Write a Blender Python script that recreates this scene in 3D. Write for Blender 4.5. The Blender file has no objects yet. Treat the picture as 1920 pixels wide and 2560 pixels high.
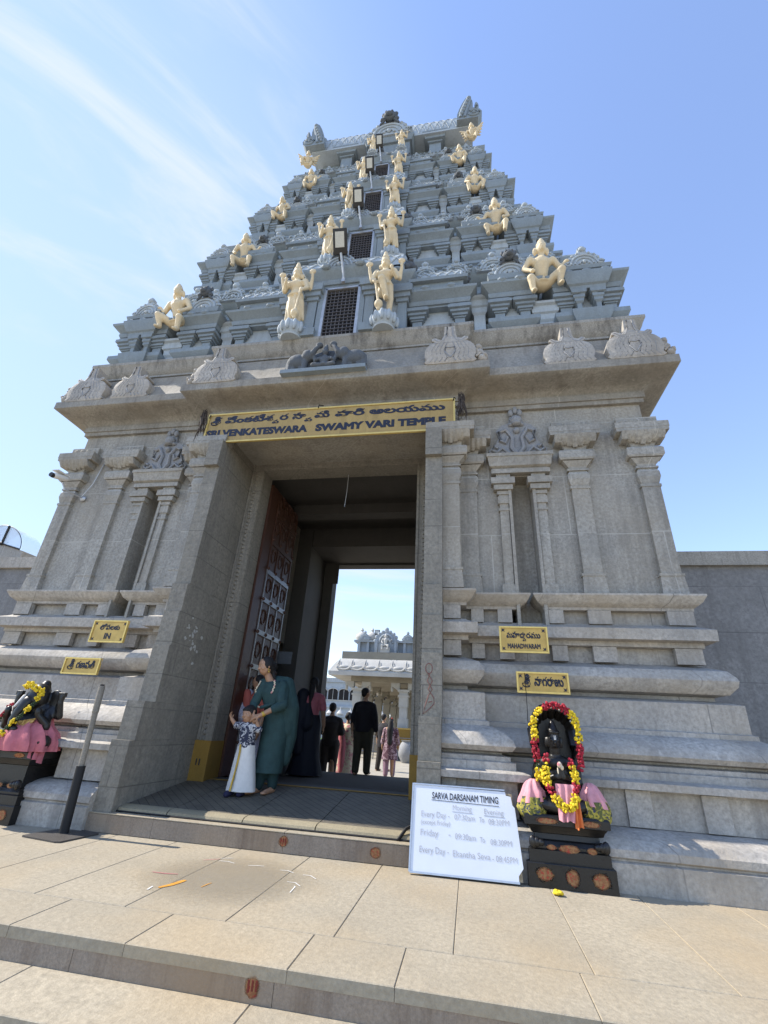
import bpy, bmesh, math, random
from mathutils import Vector, Matrix, Quaternion
random.seed(7)
R = math.radians
sc = bpy.context.scene
col = sc.collection

# ------------------------------------------------------------------ camera
camd = bpy.data.cameras.new('camera'); cam = bpy.data.objects.new('camera', camd); col.objects.link(cam)
camd.sensor_fit = 'HORIZONTAL'; camd.sensor_width = 36.0; camd.lens = 36.0 * 1128 / 1920
camd.clip_start = 0.05; camd.clip_end = 3000
RC = ((0.98423797, -0.02480633, -0.17510075), (0.16812032, 0.43846397, 0.88288442), (0.05487424, -0.89840636, 0.43572333))
mw = Matrix.Identity(4)
for i in range(3):
    mw[i][0] = RC[i][0]; mw[i][1] = -RC[i][1]; mw[i][2] = -RC[i][2]
mw.translation = (0, 0, 1.0)
cam.matrix_world = mw
sc.camera = cam

# ------------------------------------------------------------------ sky, sun, exposure
SUN_EL, SUN_AZ = 46.0, -89.6            # azimuth from +Y towards +X
sd = Vector((math.sin(R(SUN_AZ)) * math.cos(R(SUN_EL)), math.cos(R(SUN_AZ)) * math.cos(R(SUN_EL)), math.sin(R(SUN_EL))))
sund = bpy.data.lights.new('sun', 'SUN'); sun = bpy.data.objects.new('sun', sund); col.objects.link(sun)
sund.energy = 2.0; sund.angle = R(0.53); sund.color = (1.0, 0.93, 0.82)
sun.rotation_euler = sd.to_track_quat('Z', 'Y').to_euler()
w = bpy.data.worlds.new('World'); sc.world = w; w.use_nodes = True
wn, wl = w.node_tree.nodes, w.node_tree.links
bg = wn['Background']; bg.inputs['Strength'].default_value = 0.15
sky = wn.new('ShaderNodeTexSky'); sky.sky_type = 'NISHITA'; sky.sun_disc = False
sky.sun_elevation = R(SUN_EL); sky.sun_rotation = R(SUN_AZ)
sky.air_density = 1.0; sky.dust_density = 0.0; sky.ozone_density = 3.0; sky.altitude = 0
def wnode(t, **k):
    n = wn.new(t)
    for a, b in k.items(): setattr(n, a, b)
    return n
tc = wnode('ShaderNodeTexCoord')
def cloud(direction, lo, hi, scale, rlo, rhi, stretch, seed, src=None):
    vm = wnode('ShaderNodeVectorMath', operation='DOT_PRODUCT'); wl.new(tc.outputs['Generated'], vm.inputs[0])
    vm.inputs[1].default_value = Vector(direction).normalized()
    mr = wnode('ShaderNodeMapRange', interpolation_type='SMOOTHSTEP'); wl.new(vm.outputs['Value'], mr.inputs[0])
    mr.inputs[1].default_value = lo; mr.inputs[2].default_value = hi
    mp = wnode('ShaderNodeMapping'); wl.new(src or tc.outputs['Generated'], mp.inputs[0])
    mp.inputs['Rotation'].default_value = stretch[1]; mp.inputs['Scale'].default_value = stretch[0]; mp.inputs['Location'].default_value = (seed, seed * 1.7, 0)
    nz = wnode('ShaderNodeTexNoise'); wl.new(mp.outputs[0], nz.inputs['Vector'])
    nz.inputs['Scale'].default_value = scale; nz.inputs['Detail'].default_value = 7; nz.inputs['Roughness'].default_value = 0.58; nz.inputs['Distortion'].default_value = 0.5
    m2 = wnode('ShaderNodeMapRange', interpolation_type='SMOOTHSTEP'); wl.new(nz.outputs['Fac'], m2.inputs[0])
    m2.inputs[1].default_value = rlo; m2.inputs[2].default_value = rhi
    mu = wnode('ShaderNodeMath', operation='MULTIPLY'); wl.new(mr.outputs[0], mu.inputs[0]); wl.new(m2.outputs[0], mu.inputs[1])
    return mu.outputs[0]
vr = wnode('ShaderNodeVectorRotate', rotation_type='Z_AXIS'); wl.new(tc.outputs['Generated'], vr.inputs['Vector']); vr.inputs['Angle'].default_value = R(-52)
c1 = cloud((-0.57, 0.30, 0.77), 0.90, 0.985, 4.6, 0.44, 0.80, ((.55, 2.3, .9), (0, 0, 0)), 3.1, vr.outputs[0])
hz = wnode('ShaderNodeVectorMath', operation='DOT_PRODUCT'); wl.new(tc.outputs['Generated'], hz.inputs[0]); hz.inputs[1].default_value = Vector((-.72, .45, .53)).normalized()
hzr = wnode('ShaderNodeMapRange', interpolation_type='SMOOTHSTEP'); wl.new(hz.outputs['Value'], hzr.inputs[0]); hzr.inputs[1].default_value = .62; hzr.inputs[2].default_value = 1.0; hzr.inputs[4].default_value = .6
c2 = cloud((-0.2, 1.0, 0.16), 0.93, 0.99, 2.4, 0.42, 0.7, ((1.0, 1.0, 7.0), (0, 0, 0)), 5.3)
add = wnode('ShaderNodeMath', operation='MAXIMUM'); wl.new(c1, add.inputs[0]); wl.new(c2, add.inputs[1])
sc2 = wnode('ShaderNodeMath', operation='MULTIPLY'); wl.new(add.outputs[0], sc2.inputs[0]); sc2.inputs[1].default_value = 0.75
mix = wnode('ShaderNodeMix', data_type='RGBA'); wl.new(sc2.outputs[0], mix.inputs['Factor'])
gm = wnode('ShaderNodeGamma'); wl.new(sky.outputs[0], gm.inputs[0]); gm.inputs[1].default_value = 0.72
hv = wnode('ShaderNodeHueSaturation'); wl.new(gm.outputs[0], hv.inputs['Color']); hv.inputs['Saturation'].default_value = 1.12; hv.inputs['Value'].default_value = 0.95; hv.inputs['Hue'].default_value = 0.512
hm = wnode('ShaderNodeMix', data_type='RGBA'); wl.new(hzr.outputs[0], hm.inputs['Factor']); wl.new(hv.outputs[0], hm.inputs['A']); hm.inputs['B'].default_value = (1.3, 1.66, 2.0, 1)
wl.new(hm.outputs['Result'], mix.inputs['A']); mix.inputs['B'].default_value = (1.75, 1.86, 1.98, 1)
wl.new(mix.outputs['Result'], bg.inputs['Color'])
vs = sc.view_settings
vs.view_transform = 'Standard'; vs.look = 'None'; vs.exposure = 1.8; vs.gamma = 1.0; vs.use_curve_mapping = False
sc.cycles.max_bounces = 8; sc.cycles.diffuse_bounces = 2; sc.cycles.use_denoising = True
sc.cycles.caustics_reflective = False; sc.cycles.caustics_refractive = False

# ------------------------------------------------------------------ materials
def new_mat(name):
    m = bpy.data.materials.new(name); m.use_nodes = True
    return m, m.node_tree.nodes, m.node_tree.links, m.node_tree.nodes['Principled BSDF']
def noise(n, l, vec, scale, detail=4, rough=0.6):
    t = n.new('ShaderNodeTexNoise'); l.new(vec, t.inputs['Vector'])
    t.inputs['Scale'].default_value = scale; t.inputs['Detail'].default_value = detail; t.inputs['Roughness'].default_value = rough
    return t.outputs['Fac']
def rng(n, l, v, a, b, c=0.0, d=1.0):
    m = n.new('ShaderNodeMapRange'); l.new(v, m.inputs[0])
    m.inputs[1].default_value = a; m.inputs[2].default_value = b; m.inputs[3].default_value = c; m.inputs[4].default_value = d
    return m.outputs[0]
def mixc(n, l, fac, a, b, mode='MIX'):
    m = n.new('ShaderNodeMix'); m.data_type = 'RGBA'; m.blend_type = mode
    if isinstance(fac, float): m.inputs['Factor'].default_value = fac
    else: l.new(fac, m.inputs['Factor'])
    for s, v in (('A', a), ('B', b)):
        if isinstance(v, tuple): m.inputs[s].default_value = v + (1,) if len(v) == 3 else v
        else: l.new(v, m.inputs[s])
    return m.outputs['Result']
def pos(n): return n.new('ShaderNodeNewGeometry').outputs['Position']
def mapped(n, l, vec, scale):
    m = n.new('ShaderNodeMapping'); l.new(vec, m.inputs[0]); m.inputs['Scale'].default_value = scale
    return m.outputs[0]
def stone(name, c, var=0.28, stain=0.0, stain_c=(0.05, 0.045, 0.04), rough=0.8, bump=0.25, joints=None, light=0.0, island=0.0, fine=70, warm=0.0, blotch=0.5, jl=0):
    m, n, l, b = new_mat(name)
    p = pos(n)
    dk = tuple(x * (1 - var) for x in c); lt = tuple(min(1, x * (1 + var)) for x in c)
    f1 = noise(n, l, p, fine, 3, 0.7)
    cc = mixc(n, l, rng(n, l, f1, 0.3, 0.7), dk, lt)
    f2 = noise(n, l, p, 1.7, 5, 0.62)
    cc = mixc(n, l, rng(n, l, f2, 0.38, 0.68, 0.0, blotch), cc, tuple(x * 0.62 for x in c))
    f4 = noise(n, l, p, 9, 5, 0.7)
    cc = mixc(n, l, rng(n, l, f4, 0.5, 0.75, 0.0, 0.4), cc, tuple(x * 1.16 for x in c))
    if warm:
        f5 = noise(n, l, p, 0.9, 3, 0.5)
        cc = mixc(n, l, rng(n, l, f5, 0.45, 0.65, 0.0, warm), cc, (c[0] * 1.08, c[1] * 0.93, c[2] * 0.72))
    if stain:
        st = noise(n, l, mapped(n, l, p, (1.9, 1.9, 0.16)), 2.6, 6, 0.72)
        cc = mixc(n, l, rng(n, l, st, 0.5, 0.78, 0.0, stain), cc, stain_c)
    if light:
        st = noise(n, l, mapped(n, l, p, (2.2, 2.2, 0.12)), 2.3, 5, 0.7)
        cc = mixc(n, l, rng(n, l, st, 0.64, 0.74, 0.0, light), cc, tuple(min(0.8, x * 1.7) for x in c))
    if island:
        ri = n.new('ShaderNodeNewGeometry').outputs['Random Per Island']
        cc = mixc(n, l, rng(n, l, ri, 0, 1, 0, island), cc, tuple(x * 0.74 for x in c))
    if joints:
        br = n.new('ShaderNodeTexBrick')
        sx = n.new('ShaderNodeSeparateXYZ'); l.new(p, sx.inputs[0])
        cx = n.new('ShaderNodeCombineXYZ')
        ad = n.new('ShaderNodeMath'); ad.operation = 'ADD'; l.new(sx.outputs[0], ad.inputs[0]); l.new(sx.outputs[1], ad.inputs[1])
        l.new(ad.outputs[0], cx.inputs[0]); l.new(sx.outputs[2], cx.inputs[1])
        l.new(cx.outputs[0], br.inputs['Vector'])
        br.inputs['Scale'].default_value = 1.0; br.inputs['Brick Width'].default_value = joints[0]; br.inputs['Row Height'].default_value = joints[1]
        br.inputs['Mortar Size'].default_value = 0.006; br.inputs['Mortar Smooth'].default_value = 0.2
        br.inputs['Color1'].default_value = (0, 0, 0, 1); br.inputs['Color2'].default_value = (0.35, 0.35, 0.35, 1); br.inputs['Mortar'].default_value = (1, 1, 1, 1)
        jn = noise(n, l, p, 2.2, 4)
        jf = n.new('ShaderNodeMath'); jf.operation = 'MULTIPLY'; l.new(br.outputs['Fac'], jf.inputs[0]); l.new(rng(n, l, jn, .35, .6, 0.1, .8), jf.inputs[1])
        cc = mixc(n, l, jf.outputs[0], cc, tuple(min(.8, x * (1.5 if jl else 0.4)) for x in c))
        cc = mixc(n, l, rng(n, l, br.outputs['Color'], 0, 0.35, 0, 0.16), cc, tuple(x * 0.6 for x in c))
    l.new(cc, b.inputs['Base Color']); b.inputs['Roughness'].default_value = rough
    bp = n.new('ShaderNodeBump'); bp.inputs['Strength'].default_value = bump; bp.inputs['Distance'].default_value = 0.02
    l.new(noise(n, l, p, fine * 0.6, 4, 0.7), bp.inputs['Height']); l.new(bp.outputs[0], b.inputs['Normal'])
    return m
def plain(name, c, rough=0.6, metal=0.0, var=0.15, scale=12, bump=0.0, sheen=0.0):
    m, n, l, b = new_mat(name)
    tcn = n.new('ShaderNodeTexCoord').outputs['Object']
    f = noise(n, l, tcn, scale, 4, 0.6)
    cc = mixc(n, l, rng(n, l, f, 0.3, 0.7), tuple(x * (1 - var) for x in c), tuple(min(1, x * (1 + var)) for x in c))
    l.new(cc, b.inputs['Base Color']); b.inputs['Roughness'].default_value = rough; b.inputs['Metallic'].default_value = metal
    if bump:
        bp = n.new('ShaderNodeBump'); bp.inputs['Strength'].default_value = bump; bp.inputs['Distance'].default_value = 0.02
        l.new(noise(n, l, tcn, scale * 2, 4), bp.inputs['Height']); l.new(bp.outputs[0], b.inputs['Normal'])
    return m
def pattern(name, c1, c2, scale, lo=0.48, hi=0.54, c3=None, rough=0.8):
    m, n, l, b = new_mat(name)
    tcn = n.new('ShaderNodeTexCoord').outputs['Object']
    v = n.new('ShaderNodeTexNoise'); l.new(tcn, v.inputs['Vector']); v.inputs['Scale'].default_value = scale; v.inputs['Detail'].default_value = 2; v.inputs['Distortion'].default_value = 1.6
    cc = mixc(n, l, rng(n, l, v.outputs['Fac'], lo, hi), c1, c2)
    if c3:
        f = noise(n, l, tcn, scale * 1.7, 2); cc = mixc(n, l, rng(n, l, f, 0.58, 0.62), cc, c3)
    l.new(cc, b.inputs['Base Color']); b.inputs['Roughness'].default_value = rough
    return m
MT = {}
MT['granite'] = stone('grey_granite', (0.37, 0.35, 0.308), 0.34, stain=0.7, stain_c=(0.14, 0.125, 0.105), fine=30, bump=0.4, joints=(1.9, 0.82), light=0.6, warm=0.3, jl=1, blotch=.65)
MT['granite_base'] = stone('base_granite', (0.435, 0.405, 0.36), 0.32, stain=0.65, stain_c=(0.17, 0.155, 0.14), fine=28, bump=0.4, joints=(1.35, 3.0), light=0.5, warm=0.3, blotch=.7)
MT['granite_dark'] = stone('dark_relief_granite', (0.3, 0.3, 0.3), 0.25, bump=0.4)  # even darker grey for reliefs and for dirt in the gable grooves
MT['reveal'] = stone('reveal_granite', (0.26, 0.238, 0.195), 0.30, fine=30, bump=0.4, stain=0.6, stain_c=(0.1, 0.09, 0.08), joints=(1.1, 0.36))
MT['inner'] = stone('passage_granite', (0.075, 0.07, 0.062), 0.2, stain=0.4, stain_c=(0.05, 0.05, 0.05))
MT['soot'] = stone('weather_stained_granite', (0.34, 0.32, 0.28), 0.3, stain=1.0, stain_c=(0.035, 0.028, 0.022), light=0.4)
MT['paint'] = stone('blue_grey_paint', (0.24, 0.285, 0.315), 0.12, stain=0.7, stain_c=(0.17, 0.19, 0.19), bump=0.1, fine=40, blotch=.35)
MT['paint_pale'] = stone('pale_blue_grey_paint', (0.41, 0.46, 0.49), 0.1, stain=0.6, stain_c=(0.22, 0.24, 0.24), bump=0.15, fine=40, blotch=.35)
MT['paint_dark'] = stone('dark_grey_paint', (0.1, 0.112, 0.125), 0.2, bump=0.2)
MT['cream'] = stone('cream_paint', (0.72, 0.59, 0.38), 0.07, stain=0.3, stain_c=(0.42, 0.31, 0.17), bump=0.08, fine=30, rough=0.65)
MT['landing'] = stone('sandy_granite_slab', (0.375, 0.325, 0.24), 0.22, bump=0.35, island=0.32, fine=34, warm=0.5, blotch=.45)
MT['riser'] = stone('weathered_step_granite', (0.29, 0.24, 0.19), 0.25, stain=0.8, stain_c=(0.13, 0.085, 0.055), warm=0.8, light=0.35)
MT['grout'] = stone('dark_grout', (0.2, 0.165, 0.12), 0.2)
MT['brass'] = plain('brass_sheet', (0.55, 0.365, 0.1), 0.42, 0.25, 0.22, 6, 0.05)
MT['brass_trim'] = plain('bright_brass_trim', (0.72, 0.52, 0.16), 0.35, 0.4, 0.1, 20)
MT['brass_dull'] = stone('weathered_brass_sheet', (0.42, 0.29, 0.095), 0.12, stain=0.6, stain_c=(0.15, 0.10, 0.03), rough=0.5, bump=0.05)
MT['pillarstone'] = stone('shade_darkened_beige_stone', (0.30, 0.27, 0.21), 0.2)  # beige darkened so the pavilion's interior shade is in the colour
MT['cornice'] = stone('stained_cornice_granite', (0.31, 0.29, 0.25), 0.3, fine=30, stain=0.8, stain_c=(0.13, 0.11, 0.09), joints=(1.9, 9), light=0.5, warm=0.3, jl=1, blotch=.7)
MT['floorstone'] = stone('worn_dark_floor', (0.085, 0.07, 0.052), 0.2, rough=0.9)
MT['matedge'] = stone('painted_sunlit_rubber', (0.30, 0.255, 0.165), 0.2)  # paler rubber: sunlight on the mat's front put into the colour
MT['ink'] = plain('dark_blue_ink', (0.012, 0.014, 0.03), 0.5)
MT['black_ink'] = plain('black_marker_ink', (0.03, 0.03, 0.035), 0.5)
MT['marker'] = plain('faded_grey_marker_ink', (0.46, 0.465, 0.5), 0.6)
MT['whiteboard'] = plain('white_board_sheet', (0.72, 0.75, 0.80), 0.3, 0, 0.04, 3)
MT['alu'] = plain('aluminium_edge', (0.55, 0.56, 0.57), 0.35, 0.7, 0.1)
MT['rust'] = plain('exposed_brown_board', (0.3, 0.24, 0.15), 0.8, 0, 0.5, 30)
MT['blackstone'] = stone('polished_black_granite', (0.012, 0.011, 0.0105), 0.4, rough=0.38, bump=0.1, fine=90)
MT['ochre'] = pattern('ochre_turmeric_smear', (0.25, 0.10, 0.04), (0.36, 0.19, 0.08), 30, 0.4, 0.6, (0.38, 0.05, 0.03))
def soft_edge(m, ax, r0, r1, a0=1.0):
    n, l = m.node_tree.nodes, m.node_tree.links; g_ = n.new('ShaderNodeTexCoord').outputs['Generated']
    sx = n.new('ShaderNodeSeparateXYZ'); l.new(g_, sx.inputs[0]); cx = n.new('ShaderNodeCombineXYZ')
    for i, a in enumerate(ax): l.new(sx.outputs[a], cx.inputs[i])
    vm = n.new('ShaderNodeVectorMath'); vm.operation = 'DISTANCE'; l.new(cx.outputs[0], vm.inputs[0]); vm.inputs[1].default_value = (.5, .5, 0)
    nz = noise(n, l, pos(n), 26, 4, .7); ad = n.new('ShaderNodeMath'); ad.operation = 'MULTIPLY_ADD'; l.new(nz, ad.inputs[0]); ad.inputs[1].default_value = .25; l.new(vm.outputs['Value'], ad.inputs[2])
    l.new(rng(n, l, ad.outputs[0], r0 + .12, r1 + .12, a0, 0), n['Principled BSDF'].inputs['Alpha'])
soft_edge(MT['ochre'], (0, 2), .30, .47, .95)
MT['yellowpaint'] = stone('ochre_yellow_paint', (0.3, 0.175, 0.03), 0.12, stain=0.5, stain_c=(0.2, 0.12, 0.03), bump=0.08)
MT['wood'] = stone('brown_teak', (0.075, 0.03, 0.017), 0.3, rough=0.5, bump=0.1)
MT['steel'] = plain('pale_steel_strip', (0.22, 0.21, 0.205), 0.4, 0.5, 0.15)
MT['grille'] = plain('rusty_black_bars', (0.10, 0.085, 0.08), 0.6, 0.2)
MT['grille_pale'] = plain('pale_grey_bars', (0.16, 0.15, 0.15), 0.5, 0.2)
MT['void'] = plain('dark_window_void', (0.012, 0.010, 0.010), 0.9)
MT['lamp_body'] = plain('dark_lamp_housing', (0.03, 0.028, 0.026), 0.5, 0.3)
MT['lamp_glass'] = plain('unlit_lamp_glass', (0.55, 0.55, 0.50), 0.25, 0, 0.08, 40)
MT['galv'] = plain('galvanised_pipe', (0.45, 0.46, 0.47), 0.45, 0.5)
MT['polegrey'] = stone('scuffed_grey_pipe', (0.24, 0.215, 0.175), 0.35, rough=0.7)
MT['poleblack'] = plain('black_foam_sleeve', (0.008, 0.008, 0.009), 0.7)
MT['iron'] = stone('dark_iron_plate', (0.07, 0.062, 0.056), 0.3, rough=0.55)
MT['skin'] = plain('brown_skin', (0.42, 0.235, 0.14), 0.55, 0, 0.08, 6)
MT['hair'] = plain('black_hair', (0.010, 0.008, 0.008), 0.75, 0, 0.3, 60)
MT['teal'] = plain('teal_cotton', (0.022, 0.056, 0.056), 0.85, 0, 0.18, 14, 0.15)
MT['tealdark'] = plain('deep_teal_cotton', (0.01, 0.035, 0.036), 0.85, 0, 0.18, 14, 0.15)
MT['whitecloth'] = plain('white_cotton', (0.72, 0.70, 0.66), 0.9, 0, 0.06, 22, 0.15)
MT['gold'] = plain('gold_border', (0.55, 0.36, 0.06), 0.45, 0.4)
MT['shirtprint'] = pattern('navy_floral_print', (0.025, 0.03, 0.06), (0.55, 0.55, 0.56), 26, 0.5, 0.56)
MT['purpleprint'] = pattern('purple_floral_print', (0.10, 0.04, 0.06), (0.42, 0.30, 0.34), 18, 0.5, 0.58)
MT['mauve'] = plain('mauve_cotton', (0.25, 0.15, 0.20), 0.85)
MT['darknavy'] = plain('black_navy_silk', (0.010, 0.011, 0.02), 0.75)
MT['darkshirt'] = plain('black_cotton', (0.012, 0.010, 0.013), 0.85)
MT['olive'] = plain('olive_drab_cotton', (0.05, 0.043, 0.025), 0.85)
MT['darkbrown'] = plain('dark_brown_cotton', (0.03, 0.022, 0.018), 0.85)
MT['pinkcloth'] = plain('pink_cotton', (0.5, 0.15, 0.175), 0.85, 0, 0.2, 10, 0.2)
MT['pinkpale'] = plain('pale_pink_cotton', (0.66, 0.3, 0.33), 0.85, 0, 0.15, 14, 0.2)
MT['sareeprint'] = pattern('cream_pink_silk', (0.66, 0.58, 0.42), (0.55, 0.22, 0.24), 14, 0.5, 0.6)
MT['lilac'] = pattern('lilac_silk', (0.36, 0.34, 0.42), (0.55, 0.52, 0.56), 30)
MT['coral'] = plain('coral_cotton', (0.42, 0.10, 0.07), 0.85)
MT['bluepants'] = plain('dark_blue_cotton', (0.02, 0.02, 0.06), 0.85)
MT['yellowfl'] = plain('yellow_marigold', (0.78, 0.56, 0.02), 0.8, 0, 0.25, 40, 0.3)
MT['redfl'] = plain('dark_red_rose', (0.36, 0.012, 0.03), 0.7, 0, 0.35, 40, 0.3)
MT['leaf'] = plain('dark_green_leaf', (0.025, 0.05, 0.012), 0.7, 0, 0.3, 40)
MT['greenprint'] = pattern('green_gold_print', (0.10, 0.11, 0.03), (0.42, 0.36, 0.06), 22, 0.46, 0.56, (0.03, 0.04, 0.10))
MT['white_wash'] = stone('white_lime_wash', (0.5, 0.49, 0.455), 0.05, stain=0.2, stain_c=(0.4, 0.38, 0.34), bump=0.05)
MT['pale_wash'] = stone('pale_blue_wash', (0.38, 0.42, 0.45), 0.06, bump=0.05)
MT['courtyard'] = stone('pale_courtyard_paving', (0.4, 0.36, 0.29), 0.12, bump=0.1, fine=30)
MT['earth'] = stone('dusty_earth', (0.4, 0.35, 0.28), 0.2)
MT['rubber'] = None
MT['glass'] = None
def rubber():
    m, n, l, b = new_mat('ribbed_rubber_mat')
    p = pos(n); c = None
    s = n.new('ShaderNodeSeparateXYZ'); l.new(p, s.inputs[0])
    hs = []
    for sg in (1, -1):
        a = n.new('ShaderNodeMath'); a.operation = 'MULTIPLY_ADD'; l.new(s.outputs[1], a.inputs[0]); a.inputs[1].default_value = sg * 1.0; l.new(s.outputs[0], a.inputs[2])
        d = n.new('ShaderNodeMath'); d.operation = 'MULTIPLY'; l.new(a.outputs[0], d.inputs[0]); d.inputs[1].default_value = 9.5
        fr = n.new('ShaderNodeMath'); fr.operation = 'FRACT'; l.new(d.outputs[0], fr.inputs[0])
        hs.append(rng(n, l, fr.outputs[0], 0.0, 0.12, 0, 1))
    mn = n.new('ShaderNodeMath'); mn.operation = 'MINIMUM'; l.new(hs[0], mn.inputs[0]); l.new(hs[1], mn.inputs[1])
    f = noise(n, l, p, 6, 4)
    base = mixc(n, l, rng(n, l, f, 0.3, 0.7), (0.095, 0.082, 0.06), (0.16, 0.138, 0.10))
    cc = mixc(n, l, mn.outputs[0], (0.03, 0.026, 0.02), base)
    l.new(cc, b.inputs['Base Color']); b.inputs['Roughness'].default_value = 0.7
    bp = n.new('ShaderNodeBump'); bp.inputs['Strength'].default_value = 0.6; bp.inputs['Distance'].default_value = 0.01
    l.new(mn.outputs[0], bp.inputs['Height']); l.new(bp.outputs[0], b.inputs['Normal'])
    return m
MT['rubber'] = rubber()
m, n, l, b = new_mat('clear_sheet'); b.inputs['Base Color'].default_value = (0.75, 0.85, 0.95, 1); b.inputs['Alpha'].default_value = 0.45; b.inputs['Roughness'].default_value = 0.15
MT['glass'] = m

# ------------------------------------------------------------------ mesh helpers
class M:
    def __init__(s): s.v = []; s.f = []; s.mi = []; s.cur = 0
    def vert(s, p): s.v.append(tuple(p)); return len(s.v) - 1
    def face(s, ids): s.f.append(tuple(ids)); s.mi.append(s.cur)
    def box(s, x0, x1, y0, y1, z0, z1):
        b = len(s.v)
        for z in (z0, z1):
            for x, y in ((x0, y0), (x1, y0), (x1, y1), (x0, y1)): s.v.append((x, y, z))
        for q in ((3, 2, 1, 0), (4, 5, 6, 7), (0, 1, 5, 4), (1, 2, 6, 5), (2, 3, 7, 6), (3, 0, 4, 7)): s.face([b + i for i in q])
    def rings(s, rr, closed=True, cap0=True, cap1=True):
        ids = [[s.vert(p) for p in r] for r in rr]
        n = len(ids[0])
        for a, b in zip(ids, ids[1:]):
            for i in range(n if closed else n - 1):
                j = (i + 1) % n
                s.face((a[i], a[j], b[j], b[i]))
        if closed and cap0: s.face(ids[0][::-1])
        if closed and cap1: s.face(ids[-1])
        return ids
    def stack(s, u0, u1, y0, y1, prof, back=True):
        """rectangular rings; prof = [(z, p)] ; p grows every side (front and sides, and back if back)"""
        rr = []
        for z, p in prof:
            yb = y1 + (p if back else 0)
            rr.append([(u0 - p, y0 - p, z), (u1 + p, y0 - p, z), (u1 + p, yb, z), (u0 - p, yb, z)])
        s.rings(rr)
    def moulding(s, path, prof, closed=False):
        n = len(path); P = [Vector(p) for p in path]; offs = []
        for i in range(n):
            if closed: a, b, c = P[i - 1], P[i], P[(i + 1) % n]
            else:
                b = P[i]; a = P[i - 1] if i else None; c = P[i + 1] if i < n - 1 else None
            def nm(p, q):
                d = (q - p).normalized(); return Vector((d.y, -d.x))
            if a is None: o = nm(b, c)
            elif c is None: o = nm(a, b)
            else:
                n1, n2 = nm(a, b), nm(b, c); o = (n1 + n2) / max(0.2, (1 + n1.dot(n2)))
            offs.append(o)
        rr = [[(P[i].x + offs[i].x * p, P[i].y + offs[i].y * p, z) for i in range(n)] for p, z in prof]
        ids = [[s.vert(q) for q in r] for r in rr]
        for a, b in zip(ids, ids[1:]):
            for i in range(n if closed else n - 1):
                j = (i + 1) % n; s.face((a[i], a[j], b[j], b[i]))
        if closed: s.face(ids[-1]); s.face(ids[0][::-1])
        else:
            s.face([r[0] for r in ids]); s.face([r[-1] for r in ids][::-1])
    def lathe(s, c, prof, n=20, axis='Z'):
        rr = []
        for r, h in prof:
            ring = []
            for i in range(n):
                a = 2 * math.pi * i / n; x, y = math.cos(a) * r, math.sin(a) * r
                if axis == 'Z': q = (c[0] + x, c[1] + y, c[2] + h)
                elif axis == 'Y': q = (c[0] + x, c[1] + h, c[2] - y)
                else: q = (c[0] + h, c[1] + x, c[2] + y)
                ring.append(q)
            rr.append(ring)
        s.rings(rr)
    def tube(s, pts, rad, n=8, closed=False):
        P = [Vector(p) for p in pts]; rr = []
        N = len(P); up = Vector((0.013, 0.021, 1)).normalized()
        for i in range(N):
            if closed: d = P[(i + 1) % N] - P[i - 1]
            else: d = P[min(i + 1, N - 1)] - P[max(i - 1, 0)]
            if d.length < 1e-9: d = Vector((0, 0, 1))
            d.normalize(); r = rad[i] if isinstance(rad, (list, tuple)) else rad
            u = up.cross(d)
            if u.length < 0.1: u = Vector((1, 0, 0)).cross(d)
            u.normalize(); v = d.cross(u)
            rr.append([tuple(P[i] + u * (r * math.cos(2 * math.pi * k / n)) + v * (r * math.sin(2 * math.pi * k / n))) for k in range(n)])
        if closed:
            rr.append(rr[0]); s.rings(rr, True, False, False)
        else: s.rings(rr)
    def ell(s, c, r, n=14, k=9, rot=None):
        rr = []; q = rot.to_matrix() if rot is not None else None
        for i in range(k + 1):
            t = math.pi * i / k; z = -math.cos(t); q2 = max(math.sin(t), 0.02)
            ring = []
            for j in range(n):
                a = 2 * math.pi * j / n
                p = Vector((r[0] * q2 * math.cos(a), r[1] * q2 * math.sin(a), r[2] * z))
                if q is not None: p = q @ p
                ring.append((c[0] + p.x, c[1] + p.y, c[2] + p.z))
            rr.append(ring)
        s.rings(rr)
    def cap(s, a, ra, b, rb, n=10):
        """capsule-like tapered limb (closed)"""
        a, b = Vector(a), Vector(b); d = b - a; L = d.length
        if L < 1e-6: return
        t = d / L; pts = []; rad = []
        for k in range(4):
            th = math.pi / 2 * (k / 3.0); pts.append(a - t * ra * math.cos(th)); rad.append(max(ra * math.sin(th), ra * 0.08))
        for k in range(4):
            th = math.pi / 2 * (k / 3.0); pts.append(b + t * rb * math.sin(th)); rad.append(max(rb * math.cos(th), rb * 0.08))
        s.tube(pts, rad, n)
    def poly(s, pts, y0, y1, plane='XZ', o=(0, 0, 0)):
        """extrude an outline (2d) between y0 and y1"""
        f = (lambda p, y: (o[0] + p[0], o[1] + y, o[2] + p[1])) if plane == 'XZ' else (lambda p, y: (o[0] + p[0], o[1] + p[1], o[2] + y)) if plane == 'XY' else (lambda p, y: (o[0] + y, o[1] + p[0], o[2] + p[1]))
        s.rings([[f(p, y0) for p in pts], [f(p, y1) for p in pts]])
    def xf(s, i0, mat):
        for i in range(i0, len(s.v)): s.v[i] = tuple(mat @ Vector(s.v[i]))
    def mirror(s, c, i0=0, f0=0):
        nv = len(s.v); nf = len(s.f)
        for i in range(i0, nv): x, y, z = s.v[i]; s.v.append((2 * c - x, y, z))
        for k in range(f0, nf): s.f.append(tuple(q + nv - i0 for q in s.f[k][::-1])); s.mi.append(s.mi[k])
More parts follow.
